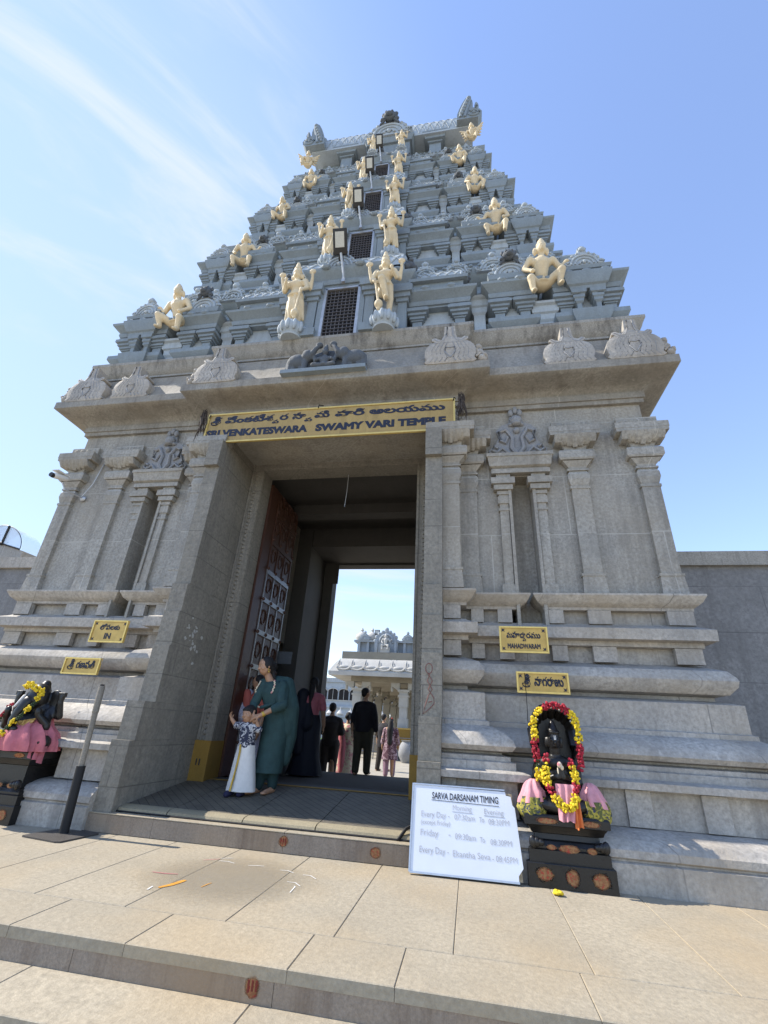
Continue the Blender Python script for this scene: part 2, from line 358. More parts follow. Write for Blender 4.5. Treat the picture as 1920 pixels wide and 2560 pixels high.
def build(name, m, mats, parent=None, smooth=35, world=True, loc=None):
    """link one mesh object; with world=True the vertices are world positions and are made local to the parent"""
    me = bpy.data.meshes.new(name)
    off = Vector((0, 0, 0))
    if world:
        o = parent
        while o is not None: off = off + o.location; o = o.parent
    if loc is not None: off = off + Vector(loc)
    me.from_pydata([tuple(Vector(p) - off) for p in m.v], [], m.f)
    mats = mats if isinstance(mats, (list, tuple)) else [mats]
    for k in mats: me.materials.append(MT[k] if isinstance(k, str) else k)
    if len(mats) > 1: me.polygons.foreach_set('material_index', m.mi)
    bm = bmesh.new(); bm.from_mesh(me); bmesh.ops.recalc_face_normals(bm, faces=bm.faces); bm.to_mesh(me); bm.free()
    if smooth:
        me.polygons.foreach_set('use_smooth', [True] * len(me.polygons)); me.set_sharp_from_angle(angle=R(smooth))
    me.update()
    o = bpy.data.objects.new(name, me); col.objects.link(o)
    if parent is not None: o.parent = parent
    if loc is not None: o.location = loc
    return o
def blob(name, m, mat, parent=None, voxel=0.02, sm=4, loc=None, world=True):
    """melt overlapping closed shapes into one continuous skin"""
    o = build(name, m, mat, parent, 0, world, loc)
    r = o.modifiers.new('r', 'REMESH'); r.mode = 'VOXEL'; r.voxel_size = voxel
    if sm:
        k = o.modifiers.new('s', 'SMOOTH'); k.iterations = sm; k.factor = 0.5
    dg = bpy.context.evaluated_depsgraph_get(); dg.update()
    me = bpy.data.meshes.new_from_object(o.evaluated_get(dg))
    o.modifiers.clear(); old = o.data; o.data = me; me.name = name; bpy.data.meshes.remove(old)
    if not len(me.materials): me.materials.append(MT[mat])
    me.polygons.foreach_set('use_smooth', [True] * len(me.polygons))
    return o
def tag(o, label=None, cat=None, group=None, kind=None):
    for k, v in (('label', label), ('category', cat), ('group', group), ('kind', kind)):
        if v: o[k] = v
    return o
def empty(name, loc, label=None, cat=None, group=None):
    o = bpy.data.objects.new(name, None); col.objects.link(o); o.location = loc; o.empty_display_size = 0.2
    return tag(o, label, cat, group)
def dup(o, parent=None):
    c = o.copy(); col.objects.link(c)
    if parent is not None: c.parent = parent
    for ch in list(o.children): dup(ch, c)
    return c
def textmesh(m, body, size, origin, xdir=(1, 0, 0), ydir=(0, 0, 1), ext=0.003, bold=0.0, width=None, align='LEFT', shear=0.0):
    """append lettering to a mesh collector; returns the width"""
    cu = bpy.data.curves.new('t', 'FONT'); cu.body = body; cu.size = size; cu.extrude = 0.0; cu.bevel_depth = bold; cu.bevel_resolution = 0; cu.shear = shear; cu.resolution_u = 3
    ob = bpy.data.objects.new('t', cu); col.objects.link(ob)
    dg = bpy.context.evaluated_depsgraph_get(); dg.update()
    me = bpy.data.meshes.new_from_object(ob.evaluated_get(dg))
    xs = [v.co.x for v in me.vertices]; x0, x1 = min(xs), max(xs); k = (width / (x1 - x0)) if width else 1.0
    xd, yd = Vector(xdir), Vector(ydir); nd = xd.cross(yd); o = Vector(origin)
    sh = {'LEFT': -x0, 'CENTER': -(x0 + x1) / 2}[align]
    b = len(m.v)
    for v in me.vertices: m.v.append(tuple(o + xd * ((v.co.x + sh) * k) + yd * v.co.y + nd * (ext + v.co.z * 0.3)))
    for p in me.polygons: m.face([b + i for i in p.vertices])
    bpy.data.objects.remove(ob); bpy.data.meshes.remove(me); bpy.data.curves.remove(cu)
    return (x1 - x0) * k
AX = -1.93
def U(u): return AX + u
# ------------------------------------------------------------------ ground, steps, landing
def struct(name, m, mat, smooth=0): return tag(build(name, m, mat, None, smooth), kind='structure')
m = M(); m.box(-400, 400, -300, 500, -1.3, -0.95); struct('ground', m, 'earth')
m = M(); m.box(-60, 60, 10.12, 120, -0.94, -0.15); struct('courtyard', m, 'courtyard')
def slab(m, x0, x1, y0, y1, z0, z1, b=0.0035):
    m.rings([[(x0 + c, y0 + c, z), (x1 - c, y0 + c, z), (x1 - c, y1 - c, z), (x0 + c, y1 - c, z)] for z, c in ((z0, 0), (z1 - b, 0), (z1, b))])
m = M(); m.box(-9, 6, 2.662, 10.1, -0.93, -0.006); m.box(-9, 6, 2.29, 2.662, -0.93, -0.141)
for k in range(1, 6): m.box(-9, 6, 2.662 - 0.37 * (k + 1) + 0.01, 2.662 - 0.37 * k, -0.935, -0.141 - 0.135 * k)
struct('step_core', m, 'grout')
g = 0.0014
m = M(); xs = [-8.9, -7.3, -6.05, -4.9, -3.8, -2.72, -1.73, -0.86, 0.49, 1.45, 2.6, 3.8, 5.9]
xs = [-8.9, -7.4, -6.2, -5.0, -3.55, -2.35, -1.68, -0.845, -0.35, 0.495, 1.5, 2.5, 3.7, 5.9]
for a, b2 in zip(xs, xs[1:]): slab(m, a + g, b2 - g, 2.652, 3.065 - g, -0.05, 0)
xs = [-8.9, -7.6, -6.4, -5.1, -4.0, -3.22, -2.62, -2.0, -1.365, -0.74, -0.11, 0.565, 1.195, 1.85, 2.5, 3.2, 4.1, 5.9]
for a, b2 in zip(xs, xs[1:]): slab(m, a + g, b2 - g, 3.07 + g, 4.9, -0.05, 0)
struct('landing', m, 'landing')
m = M()
for k in range(0, 5):
    o = [0.0, .37, -.22, .2, -.4][k]; y1 = 2.655 - 0.37 * k; zt = -0.135 * (k + 1)
    xs = [-8.9 + o] + [-7.9 + o + 1.15 * i for i in range(12)] + [5.9]
    for a, b2 in zip(xs, xs[1:]): slab(m, a + g, b2 - g, y1 - 0.375, y1 - 0.001, zt - 0.04, zt)
struct('step_tread', m, 'landing')
m = M()
for k in range(0, 6):
    y = 2.66 - 0.37 * k; zt = -0.012 - 0.135 * k
    xs = [-8.9, -7.2, -5.6, -4.1, -2.9, -1.95, -0.9, 0.25, 1.5, 2.7, 4.1, 5.9]
    for a, b2 in zip(xs, xs[1:]): m.box(a + g, b2 - g, y - 0.005, y + 0.1, zt - 0.125, zt)
struct('step_riser', m, 'riser')
# sill in front of the gate
m = M()
xs = [-3.78, -2.9, -1.62, -0.36, 0.02]
for a, b2 in zip(xs, xs[1:]): slab(m, a + g, b2 - g, 4.575, 5.4, 0.004, 0.152, 0.01)
struct('door_step', m, 'riser')
m = M()
for a, b2 in zip(xs, xs[1:]): slab(m, a + g, b2 - g, 4.572, 4.75, 0.149, 0.157, 0.003)
struct('door_step_top', m, 'landing')
# painted finger marks: turmeric spots with three red strokes on the risers
def smear(name, x, y, z, w_, h_, strokes=3, s0=1, par=None):
    mm = M(); rr = random.Random(s0); n = 18
    mm.poly([(w_ * .5 * (1 + .18 * rr.uniform(-1, 1)) * math.cos(2 * math.pi * i / n) ** 1, h_ * .5 * (1 + .2 * rr.uniform(-1, 1)) * math.sin(2 * math.pi * i / n)) for i in range(n)], -0.004, 0, 'XZ', (x, y, z))
    mm.cur = 1
    for i in range(strokes):
        xx = x + (i - (strokes - 1) / 2) * w_ * .22
        mm.box(xx - w_ * .05, xx + w_ * .05, y - 0.0065, y - 0.0035, z - h_ * .18 - rr.uniform(0, .1) * h_, z + h_ * .25)
    return build(name, mm, ['ochre', MT['strokered']], par, 0)
MT['strokered'] = plain('red_kumkum', (0.17, 0.025, 0.015), 0.8)
tag(smear('painted_mark', -1.0, 2.655, -0.075, 0.085, 0.085, 3, 3), 'ochre spot with three red strokes on the front step riser', 'painted mark', 'turmeric marks on steps')
tag(smear('painted_mark', -1.62, 4.575, 0.09, 0.10, 0.085, 3, 5), 'orange spot with three dark strokes on the doorway step', 'painted mark', 'turmeric marks on steps')
tag(smear('painted_mark', -0.80, 4.575, 0.08, 0.12, 0.09, 0, 8), 'plain faded yellow spot on the doorway step near the whiteboard', 'painted mark', 'turmeric marks on steps')

# ------------------------------------------------------------------ the gateway tower: stone base
tower = empty('gateway_tower', (AX, 8.1, 0), 'tall tapering grey stone temple gateway tower with blue grey painted upper tiers', 'gateway tower')
YW, YB = 5.37, 10.83
base_prof = [(.84, -0.02), (.84, .19), (.81, .20), (.81, .21), (.835, .225), (.83, .275), (.78, .325), (.66, .36), (.5, .375), (.44, .38), (.44, .64), (.47, .66), (.55, .665), (.55, .72), (.50, .735), (.44, .74), (.44, .80), (.40, .81), (.40, .845), (.33, .86), (.33, .875), (.42, .89), (.45, .93), (.43, .98), (.36, 1.04), (.27, 1.085), (.23, 1.10), (.23, 1.14), (.195, 1.15), (.20, 1.40), (.03, 1.44), (.03, 1.473), (.128, 1.494), (.192, 1.562), (.207, 1.618), (.198, 1.648), (.15, 1.715), (-.05, 1.785), (-.05, 1.945), (.05, 1.95), (.05, 2.0), (.15, 2.01), (.155, 2.124), (.05, 2.165), (0.02, 2.187), (-.18, 2.187)]
ledge_prof = [(-.18, 2.187), (-.05, 2.19), (-.05, 2.335), (.035, 2.34), (.04, 2.37), (.07, 2.39), (.11, 2.42), (.15, 2.485), (.15, 2.505), (-.1, 2.515)]
def path_right(u0, y0): return [(U(u0), 5.2), (U(1.89), 5.2), (U(1.89), YW), (U(4.31), YW), (U(4.31), YB)]
for sd_ in (1, -1):
    m = M()
    m.moulding([(U(1.66), YW), (U(4.31), YW), (U(4.31), YB)], base_prof[:9] + [(-.1, .383)])
    m.moulding(path_right(1.66, 5.2), [(.1, .375)] + base_prof[9:])
    m.moulding([(U(1.66), 5.2), (U(1.89), 5.2), (U(1.89), YW), (U(2.50), YW), (U(2.50), YW + .3)], ledge_prof)
    m.moulding([(U(2.83), YW + .3), (U(2.83), YW), (U(4.31), YW), (U(4.31), YB)], ledge_prof)
    # little posts standing in the three recessed bands
    for (za, zb, pf) in ((.385, .655, .475), (1.785, 1.945, .045), (2.187, 2.335, .05)):
        for uc, hw in ((2.05, .07), (2.36, .08), (2.92, .08), (3.38, .12), (4.2, .13)):
            if za > .5: m.box(U(uc - hw), U(uc + hw), YW - pf, YW + .02, za, zb)
        if za < .5:
            for uc, hw in ((2.15, .12), (2.9, .1), (3.35, .1), (3.95, .1), (4.5, .1)): m.box(U(uc - hw), U(uc + hw), YW - pf, YW - .1, za, zb)
            m.box(U(1.67), U(1.80), 5.2 - pf, 5.2 - .1, za, zb)
        else: m.box(U(1.67), U(1.86), 5.2 - pf, 5.22, za, zb)
    if sd_ < 0: m.v = [(2 * AX - x, y, z) for x, y, z in m.v]; m.f = [f[::-1] for f in m.f]
    build('moulded_base', m, 'granite_base', tower, 30)
# wall
m = M()
m.box(U(1.66), U(2.50), YW, YB, 2.45, 5.25); m.box(U(2.83), U(4.31), YW, YB, 2.45, 5.25); m.box(U(2.50), U(2.83), YW + .22, YB, 2.0, 5.25)
m.box(U(2.50), U(2.83), YW, YW + .25, 4.12, 5.25)
m.box(U(1.66), U(1.885), 5.13, 5.45, 2.515, 4.98); m.box(U(1.66), U(1.885), 5.2, 5.45, 4.98, 5.25)
m.mirror(AX)
m.box(U(-1.655), U(1.655), 5.20, 5.86, 4.80, 5.25)
build('wall', m, 'granite', tower, 0)
m = M()
for s in (1, -1):
    m.box(*sorted((U(s * 1.245), U(s * 1.70))), 5.862, 6.18, 0.1, 5.2)                 # frame uprights
m.box(U(-1.245), U(1.245), 5.862, 6.18, 4.70, 5.2)
for s in (1, -1):                                                                    # carved beading along the frame
    for k in range(62):
        z = .8 + k * .0625; m.ell((U(s * 1.36), 5.862, z), (.03, .025, .032), 6, 4)
    m.box(*sorted((U(s * 1.41), U(s * 1.44))), 5.845, 5.87, .78, 4.80); m.box(*sorted((U(s * 1.255), U(s * 1.28))), 5.85, 5.87, .78, 4.72)
m.box(U(-1.28), U(1.28), 5.85, 5.87, 4.72, 4.75)
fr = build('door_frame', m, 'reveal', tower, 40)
for s in (1, -1):
    m = M(); m.box(*sorted((U(s * 1.242), U(s * 1.475))), 5.84, 6.19, 0.2, 0.77)
    pb = build('painted_foot', m, 'yellowpaint', fr, 0)
m = M()
for dx in (-.02, .02): m.box(U(-1.36 + dx) - .006, U(-1.36 + dx) + .006, 5.834, 5.842, .50, .57)
build('tally_mark', m, 'black_ink', pb, 0)
# jambs: stepped towards the viewer at the foot
for s in (1, -1):
    m = M()
    for z0, z1, y, ex in ((0.1, .772, 4.61, .0), (.774, 1.146, 4.68, .0), (1.148, 1.76, 4.855, .0), (1.762, 2.16, 4.88, .0), (2.162, 2.505, 4.905, .0), (2.507, 4.22, 4.95, 0), (4.223, 4.64, 4.885, 0)):
        m.box(*sorted((U(s * 1.455), U(s * (1.665 + ex)))), y, 5.87, z0, z1)
    m.box(*sorted((U(s * 1.455), U(s * 1.66))), 5.15, 5.87, 4.64, 4.9)
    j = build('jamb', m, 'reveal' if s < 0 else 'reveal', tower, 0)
    if s > 0:
        m = M(); x = U(1.535); y = 4.852                                             # red chalk doodle
        m.tube([(x + .035 * math.cos(a), y, 1.60 + .05 * math.sin(a)) for a in [i * math.pi / 6 for i in range(12)]], .0045, 4, True)
        m.tube([(x + .01, y, 1.55), (x - .015, y, 1.48), (x + .035, y, 1.40), (x - .005, y, 1.34)], .0045, 4); m.tube([(x - .01, y, 1.55), (x + .035, y, 1.48), (x - .005, y, 1.40), (x + .045, y, 1.33)], .0045, 4)
        m.tube([(x, y, 1.35), (x - .03, y, 1.26), (x - .055, y, 1.17), (x + .02, y, 1.23), (x + .055, y, 1.27), (x + .05, y, 1.33)], .0045, 4)
        m.tube([(x + .0, y, 1.28), (x + .035, y, 1.29)], .0045, 4)
        build('chalk_doodle', m, plain('faded_red_chalk', (0.22, 0.11, 0.095), 0.9), j, 0)
    else:
        m = M(); rr = random.Random(4)
        for k in range(26):
            a, b2 = rr.gauss(0, .09), rr.gauss(0, .10); rad = rr.uniform(.008, .028)
            m.poly([(5.25 + a + rad * rr.uniform(.5, 1.2) * math.cos(q), 1.92 + b2 + rad * rr.uniform(.5, 1.2) * math.sin(q)) for q in [i * math.pi / 4 for i in range(8)]], 0.0, .002 + .0002 * k, 'YZ', (U(-1.455), 0, 0))
        build('torn_poster_remnant', m, 'white_wash', j, 0)
# pilasters
def pilaster(m, uc, yw, k=1.0):
    hw = .105 * k; d = .06
    def st(z0, h0, z1, h1, extra=0.0):
        rr = []
        for z, h in ((z0, h0), (z1, h1)):
            dd = d + (h - .105) * .62 + extra
            rr.append([(U(uc) - h * k, yw - dd, z), (U(uc) + h * k, yw - dd, z), (U(uc) + h * k, yw + .03, z), (U(uc) - h * k, yw + .03, z)])
        m.rings(rr)
    st(2.515, .135, 2.73, .12); st(2.73, .13, 2.76, .13); st(2.76, .105, 3.88, .105)
    for a, b2 in (((3.88, .118), (3.915, .118)), ((3.915, .098), (3.95, .11)), ((3.95, .11), (4.02, .132)), ((4.02, .132), (4.09, .128)), ((4.09, .128), (4.14, .10)), ((4.14, .13), (4.165, .13)), ((4.165, .105), (4.20, .115)), ((4.20, .115), (4.275, .18)), ((4.285, .20), (4.31, .218)), ((4.31, .218), (4.40, .218)), ((4.40, .218), (4.425, .2)), ((4.425, .14), (4.48, .14))):
        st(a[0], a[1], b2[0], b2[1])
    st(4.63, .31, 4.68, .315); st(4.68, .32, 4.765, .32)
    for i in range(7):                                                                # lotus petals under the abacus
        t = (i - 3) / 3.0; x = U(uc) + t * .205 * k
        m.rings([[(x - w_ * k, yw - dd, z), (x, yw - dd - .018, z - .006), (x + w_ * k, yw - dd, z), (x + w_ * k, yw + .03, z), (x - w_ * k, yw + .03, z)] for z, w_, dd in ((4.475 + abs(t) * .05, .026, d + .05), (4.53, .048, d + .09), (4.59, .054, d + .13), (4.63, .048, d + .145))])
    st(4.475, .14, 4.56, .18); st(4.56, .18, 4.63, .235)
    m.box(U(uc) - .16 * k, U(uc) + .16 * k, yw - d + .02, yw + .03, 4.765, 4.82); m.box(U(uc) - .25 * k, U(uc) + .25 * k, yw - d + .0, yw + .03, 4.82, 4.93)
    for i in range(4): m.ell((U(uc) + (i - 1.5) * .11 * k, yw - d, 4.875), (.045 * k, .014, .035), 8, 5)
for uc, yw in ((1.77, 5.13), (1.99, YW), (3.38, YW), (4.20, YW)):
    for s in (1, -1):
        m = M(); pilaster(m, s * uc, yw); build('pilaster', m, 'granite', tower, 30)
# niches
for s in (1, -1):
    m = M()
    for uc in (2.435, 2.895):
        x = U(s * uc)
        for z0, z1, h in ((2.515, 2.60, .085), (2.60, 2.63, .08), (2.63, 3.60, .055), (3.60, 3.63, .07), (3.63, 3.70, .055), (3.70, 3.80, .075), (3.80, 3.83, .06), (3.83, 3.88, .08), (3.89, 3.96, .12), (3.97, 4.06, .15), (4.06, 4.13, .08)):
            m.box(x - h, x + h, YW - .05 - (h - .055) * .7, YW + .02, z0, z1)
    m.stack(U(s * 2.665 - .37), U(s * 2.665 + .37), YW - .10, YW + .02, [(4.13, 0), (4.19, 0), (4.19, -.02), (4.21, -.02), (4.23, .02), (4.30, .03), (4.36, .045), (4.36, .055), (4.41, .055), (4.41, 0)], False)
    for uu in (2.515, 2.815):
        x = U(s * uu); m.box(x - .018, x + .018, YW - .075, YW + .22, 2.13, 4.12)
    n_ = build('niche', m, 'granite', tower, 30)
    m = M(); cx, cz = U(s * 2.665), 4.42                                             # scroll relief above the niche
    m.poly([(-.36, 0), (.36, 0), (.38, .10), (.30, .17), (.24, .3), (.27, .42), (.2, .5), (.1, .54), (.07, .7), (-.07, .7), (-.1, .54), (-.2, .5), (-.27, .42), (-.24, .3), (-.30, .17), (-.38, .10)], -.05, .02, 'XZ', (cx, YW, cz))
    for q in (1, -1):
        m.tube([(cx + q * x, YW - .06, cz + z) for x, z in ((.02, .02), (.08, .12), (.06, .28), (.14, .42), (.23, .38), (.22, .24), (.16, .20), (.12, .30))], [.035, .035, .03, .03, .03, .028, .025, .02], 7)
        m.tube([(cx + q * x, YW - .06, cz + z) for x, z in ((.12, .03), (.2, .12), (.28, .05), (.34, .09), (.31, .15), (.26, .12))], .025, 7)
        m.ell((cx + q * .05, YW - .08, cz + .56), (.035, .03, .03), 8, 5); m.ell((cx + q * .07, YW - .06, cz + .50), (.04, .04, .03), 8, 5)
        m.ell((cx + q * .06, YW - .06, cz + .70), (.04, .035, .06), 8, 5)
    m.ell((cx, YW - .08, cz + .56), (.085, .06, .075), 10, 7); m.ell((cx, YW - .09, cz + .50), (.07, .06, .035), 10, 5); m.ell((cx, YW - .07, cz + .74), (.035, .03, .06), 8, 5)
    m.ell((cx, YW - .06, cz + .40), (.05, .05, .05), 8, 5)
    build('scroll_relief', m, 'granite_dark', n_, 50)
# cornice with the plinth of the painted storeys on it
full = lambda h, b, y, d: [(U(-h), 16.2 - y), (U(-h), y), (U(-b), y), (U(-b), y - d), (U(b), y - d), (U(b), y), (U(h), y), (U(h), 16.2 - y)]
P_ = full(4.31, 1.89, YW, .17)
m = M(); m.moulding(P_, [(-.2, 5.18), (.05, 5.19), (.05, 5.255), (.07, 5.26), (.07, 5.345), (.05, 5.35), (.055, 5.375), (.09, 5.41), (.16, 5.44), (.26, 5.465), (.36, 5.475), (.40, 5.49), (.43, 5.51), (.43, 5.635), (.40, 5.64), (.37, 5.66), (.37, 5.69), (.34, 5.74), (.30, 5.86), (.25, 6.0), (.22, 6.12), (.215, 6.2), (.1, 6.2)], True)
build('cornice', m, 'cornice', tower, 30)
m = M(); m.moulding(P_, [(.05, 6.15), (.12, 6.2), (.12, 6.29), (.15, 6.30), (.15, 6.335), (.13, 6.34), (.16, 6.37), (.20, 6.43), (.22, 6.50), (.25, 6.55), (.25, 6.60), (.0, 6.61)], True)
build('stained_plinth', m, 'soot', tower, 30)
# flame shaped gables on the cornice
def flame(cx, y, z, w_, side=0):
    m = M(); k = w_ / .64
    o = [(-.31, 0), (.31, 0), (.35, .03), (.32, .08), (.345, .15), (.345, .22), (.32, .30), (.27, .36), (.21, .395), (.25, .42), (.245, .455), (.20, .47), (.155, .44), (.115, .425), (.085, .50), (.07, .67), (-.07, .67), (-.085, .50), (-.115, .425), (-.155, .44), (-.20, .47), (-.245, .455), (-.25, .42), (-.21, .395), (-.27, .36), (-.32, .30), (-.345, .22), (-.345, .15), (-.32, .08), (-.35, .03)]
    m.poly([(a * k, b2 * k) for a, b2 in o], -.03, .14, 'XZ', (cx, y, z))
    m.rings([[(cx + a * k * f, y - .03 - dy, z + (.2 + (b2 - .2) * f) * k) for a, b2 in o[:13] + o[17:]] for f, dy in ((1.0, 0), (.93, .008), (.75, .012), (.4, .014))])
    m.cur = 1
    for q in (1, -1):
        for dx in (.02, .09, .16, .23):
            m.tube([(cx + q * (a + dx * (1 - b2 * .9)) * k, y - .042 + dx * .02, z + b2 * k) for a, b2 in ((.055, .02), (.02, .08), (.05, .16), (.065, .23), (.04, .31), (.02, .37))], .0085, 4)
        m.tube([(cx + q * a * k, y - .034, z + b2 * k) for a, b2 in ((.035, .66), (.045, .50), (.085, .40), (.16, .385), (.22, .44))], .012, 5)
    m.tube([(cx + a * k, y - .045, z + b2 * k) for a, b2 in ((0, .08), (-.07, .19), (-.055, .27), (0, .255), (.055, .27), (.07, .19), (0, .08))], .010, 5)
    m.cur = 0
    if side:
        for a, b2, r in ((.36, .20, .11), (.42, .10, .08), (.38, .30, .06), (.46, .14, .05)): m.ell((cx + side * a * k, y + .10, z + b2 * k), (r * k, .12, r * k), 10, 7)
        m.tube([(cx + side * a * k, y - .0, z + b2 * k) for a, b2 in ((.34, .1), (.40, .16), (.38, .24), (.33, .22))], .02 * k, 6)
    return build('flame_gable', m, ['granite_base', 'granite_dark'], tower, 50)
for s in (1, -1):
    flame(U(s * 1.79), 4.79, 5.63, .66, s); flame(U(s * 3.40), 4.97, 5.63, .62); flame(U(s * 4.24), 4.965, 5.63, .66, s)
# relief of two elephants and a seated goddess
m = M(); cy = 4.80; cx = U(-.04)
rp = M(); rp.box(cx - .64, cx + .64, cy - .12, cy + .1, 5.615, 5.68); rp.box(cx - .62, cx + .62, cy - .09, cy + .1, 5.68, 5.70)
for q in (1, -1):
    m.ell((cx + q * .44, cy, 5.92), (.17, .10, .13)); m.ell((cx + q * .27, cy - .04, 5.98), (.10, .09, .11)); m.ell((cx + q * .30, cy - .09, 5.98), (.05, .03, .08))
    for dx in (.31, .38, .50, .56): m.cap((cx + q * dx, cy - .04 + (dx > .36) * .05, 5.88), .05, (cx + q * dx, cy - .05 + (dx > .36) * .05, 5.72), .042)
    m.cap((cx + q * .20, cy - .08, 5.98), .045, (cx + q * .155, cy - .09, 6.06), .035); m.cap((cx + q * .155, cy - .09, 6.06), .035, (cx + q * .10, cy - .08, 6.13), .028); m.ell((cx + q * .11, cy - .07, 6.15), (.06, .05, .045))
    m.cap((cx + q * .17, cy - .05, 5.95), .03, (cx + q * .14, cy - .07, 5.82), .028); m.cap((cx + q * .6, cy, 5.95), .02, (cx + q * .62, cy, 5.78), .015)
    m.cap((cx + q * .07, cy - .06, 5.90), .03, (cx + q * .12, cy - .10, 5.84), .026); m.cap((cx + q * .06, cy - .08, 5.74), .045, (cx + q * .15, cy - .10, 5.74), .04)
m.ell((cx, cy - .05, 5.85), (.075, .06, .11)); m.ell((cx, cy - .05, 5.75), (.11, .08, .05)); m.ell((cx, cy - .07, 6.01), (.05, .05, .06)); m.cap((cx, cy - .06, 6.05), .045, (cx, cy - .05, 6.16), .02)
m.box(cx - .55, cx + .55, cy + .0, cy + .08, 5.69, 5.95); m.ell((cx, cy + .05, 5.93), (.3, .05, .22))
rel = build('relief_plinth', rp, 'paint', tower, 0)
blob('elephant_relief', m, 'paint_dark', rel, .011, 2)
# ------------------------------------------------------------------ painted storeys
def ring_mesh(name, fn, mats):
    m = M(); fn(m); o = build(name, m, mats, None, 50); me = o.data; bpy.data.objects.remove(o); return me
def kudu_shape(m):            # scroll gable, one unit wide, standing on z = 0, facing -Y
    o = [(-.5, 0), (.5, 0), (.5, .10), (.56, .16), (.50, .24), (.44, .24), (.42, .36), (.33, .46), (.22, .52), (.12, .54), (.10, .64), (.13, .74), (.07, .82), (0, .86), (-.07, .82), (-.13, .74), (-.10, .64), (-.12, .54), (-.22, .52), (-.33, .46), (-.42, .36), (-.44, .24), (-.50, .24), (-.56, .16), (-.5, .10)]
    m.poly(o, -.03, .10)
    for r, t in ((.36, .035), (.25, .03), (.13, .035)):
        m.tube([(r * math.cos(a), -.04, .06 + r * 1.05 * math.sin(a)) for a in [math.pi * i / 12 for i in range(13)]], t, 6)
    for q in (1, -1):
        m.tube([(q * x, -.04, z) for x, z in ((.36, .06), (.46, .04), (.52, .12), (.46, .18), (.42, .13))], .032, 6)
        for a in (.5, .85, 1.2): m.ell((q * .44 * math.cos(a), -.01, .08 + .47 * math.sin(a)), (.05, .07, .05), 7, 5)
    m.ell((0, -.04, .70), (.10, .07, .09), 8, 6); m.ell((0, -.05, .14), (.06, .05, .07), 8, 5)
def kirti_shape(m):           # the same gable crowned with a dark lion face
    kudu_shape(m); m.cur = 1
    m.ell((0, -.12, .66), (.17, .13, .15), 10, 7); m.ell((0, -.22, .60), (.10, .08, .06), 8, 5)
    for q in (1, -1):
        m.ell((q * .07, -.22, .70), (.04, .04, .04), 6, 4); m.ell((q * .15, -.10, .78), (.06, .05, .08), 6, 5); m.ell((q * .17, -.10, .56), (.07, .07, .06), 6, 5)
        m.cap((q * .12, -.10, .55), .04, (q * .22, -.08, .42), .03, 6)
    m.ell((0, -.10, .84), (.07, .06, .09), 7, 5)
KUDU = ring_mesh('kudu_gable', kudu_shape, 'paint_pale'); KIRTI = ring_mesh('lion_gable', kirti_shape, ['paint_pale', 'paint_dark'])
def put(me, name, parent, x, y, z, s, sy=None, rz=0):
    o = bpy.data.objects.new(name, me); col.objects.link(o); o.parent = parent
    off = Vector((0, 0, 0)); q = parent
    while q is not None: off += q.location; q = q.parent
    o.location = Vector((x, y, z)) - off; o.scale = (s, sy or s, s); o.rotation_euler = (0, 0, rz); return o
def yali_shape(m):            # scrolled end of a shala roof with a dark lion face beyond it (faces +X)
    m.poly([(-.16, 0), (.16, 0), (.2, .2), (.14, .42), (.05, .55), (-.05, .55), (-.14, .42), (-.2, .2)], -.05, .03, 'YZ')
    m.tube([(0, .17 * math.cos(a), .22 + .24 * math.sin(a)) for a in [math.pi * (i - 1) / 10 for i in range(13)]], .045, 6); m.ell((0, 0, .56), (.06, .08, .10), 8, 5)
    m.cur = 1
    for c, r in (((.14, -.02, .24), (.13, .13, .15)), ((.24, -.04, .16), (.08, .09, .07)), ((.17, -.12, .34), (.06, .05, .05)), ((.17, .10, .34), (.06, .05, .05)), ((.08, -.14, .12), (.08, .07, .09)), ((.12, 0, .42), (.07, .08, .07)), ((.22, -.04, .06), (.06, .07, .06))): m.ell(c, r, 8, 6)
YALI = ring_mesh('lion_scroll', yali_shape, ['paint_pale', 'paint_dark'])
def pav(m, u0, u1, yf, yb, z0, k, s, tall=1.0, pil=.15, bosses=2):
    """one little pavilion: base slab, end pilasters with stepped capitals, cornice. k vertical scale, s horizontal scale"""
    a, b2 = U(u0), U(u1); T = lambda z: z0 + z * k * (1 + (tall - 1) * (z > .3))
    q = lambda pr: [(T(z), p * s) for z, p in pr]
    m.stack(a, b2, yf, yb, q([(-.02, .03), (.06, .03), (.06, .0), (.10, .0), (.12, .03), (.18, .09), (.22, .12), (.30, .12), (.30, .0)]))
    m.cur = 1; m.stack(a + pil * s * .6, b2 - pil * s * .6, yf + .06 * s, yb, q([(.30, 0), (.78, 0)])); m.cur = 0
    for c in (a, b2 - pil * s):
        m.stack(c, c + pil * s, yf, yf + .2 * s, q([(.30, .02), (.33, .02), (.33, 0), (.52, 0), (.52, .02), (.55, .02), (.55, .045), (.60, .045), (.60, .03), (.61, .075), (.66, .075), (.66, .055), (.67, .11), (.73, .11), (.73, .08), (.78, .08)]))
    m.stack(a, b2, yf, yb, q([(.76, .05), (.80, .05), (.80, .08), (.84, .10), (.88, .10), (.88, .07), (.92, .10), (.97, .16), (1.0, .2), (1.04, .21), (1.04, .15), (1.09, .16), (1.09, .02), (1.15, .0)]))
    n = bosses
    for i in range(n):
        t = (i + .5) / n if n > 1 else .5
        m.ell((a + (b2 - a) * t, yf - .18 * s, T(1.07)), (.09 * s, .06 * s, .055 * s), 9, 5)
    return T(1.09)
TIERS = [(6.60, 5.13, 4.53, 2.55, 1.0, 9.15), (9.15, 5.74, 3.79, 2.35, .95, 11.5), (11.5, 6.2, 3.26, 2.2, .88, 13.7), (13.7, 6.67, 2.86, 2.0, .80, 15.7)]
SLOTS = []
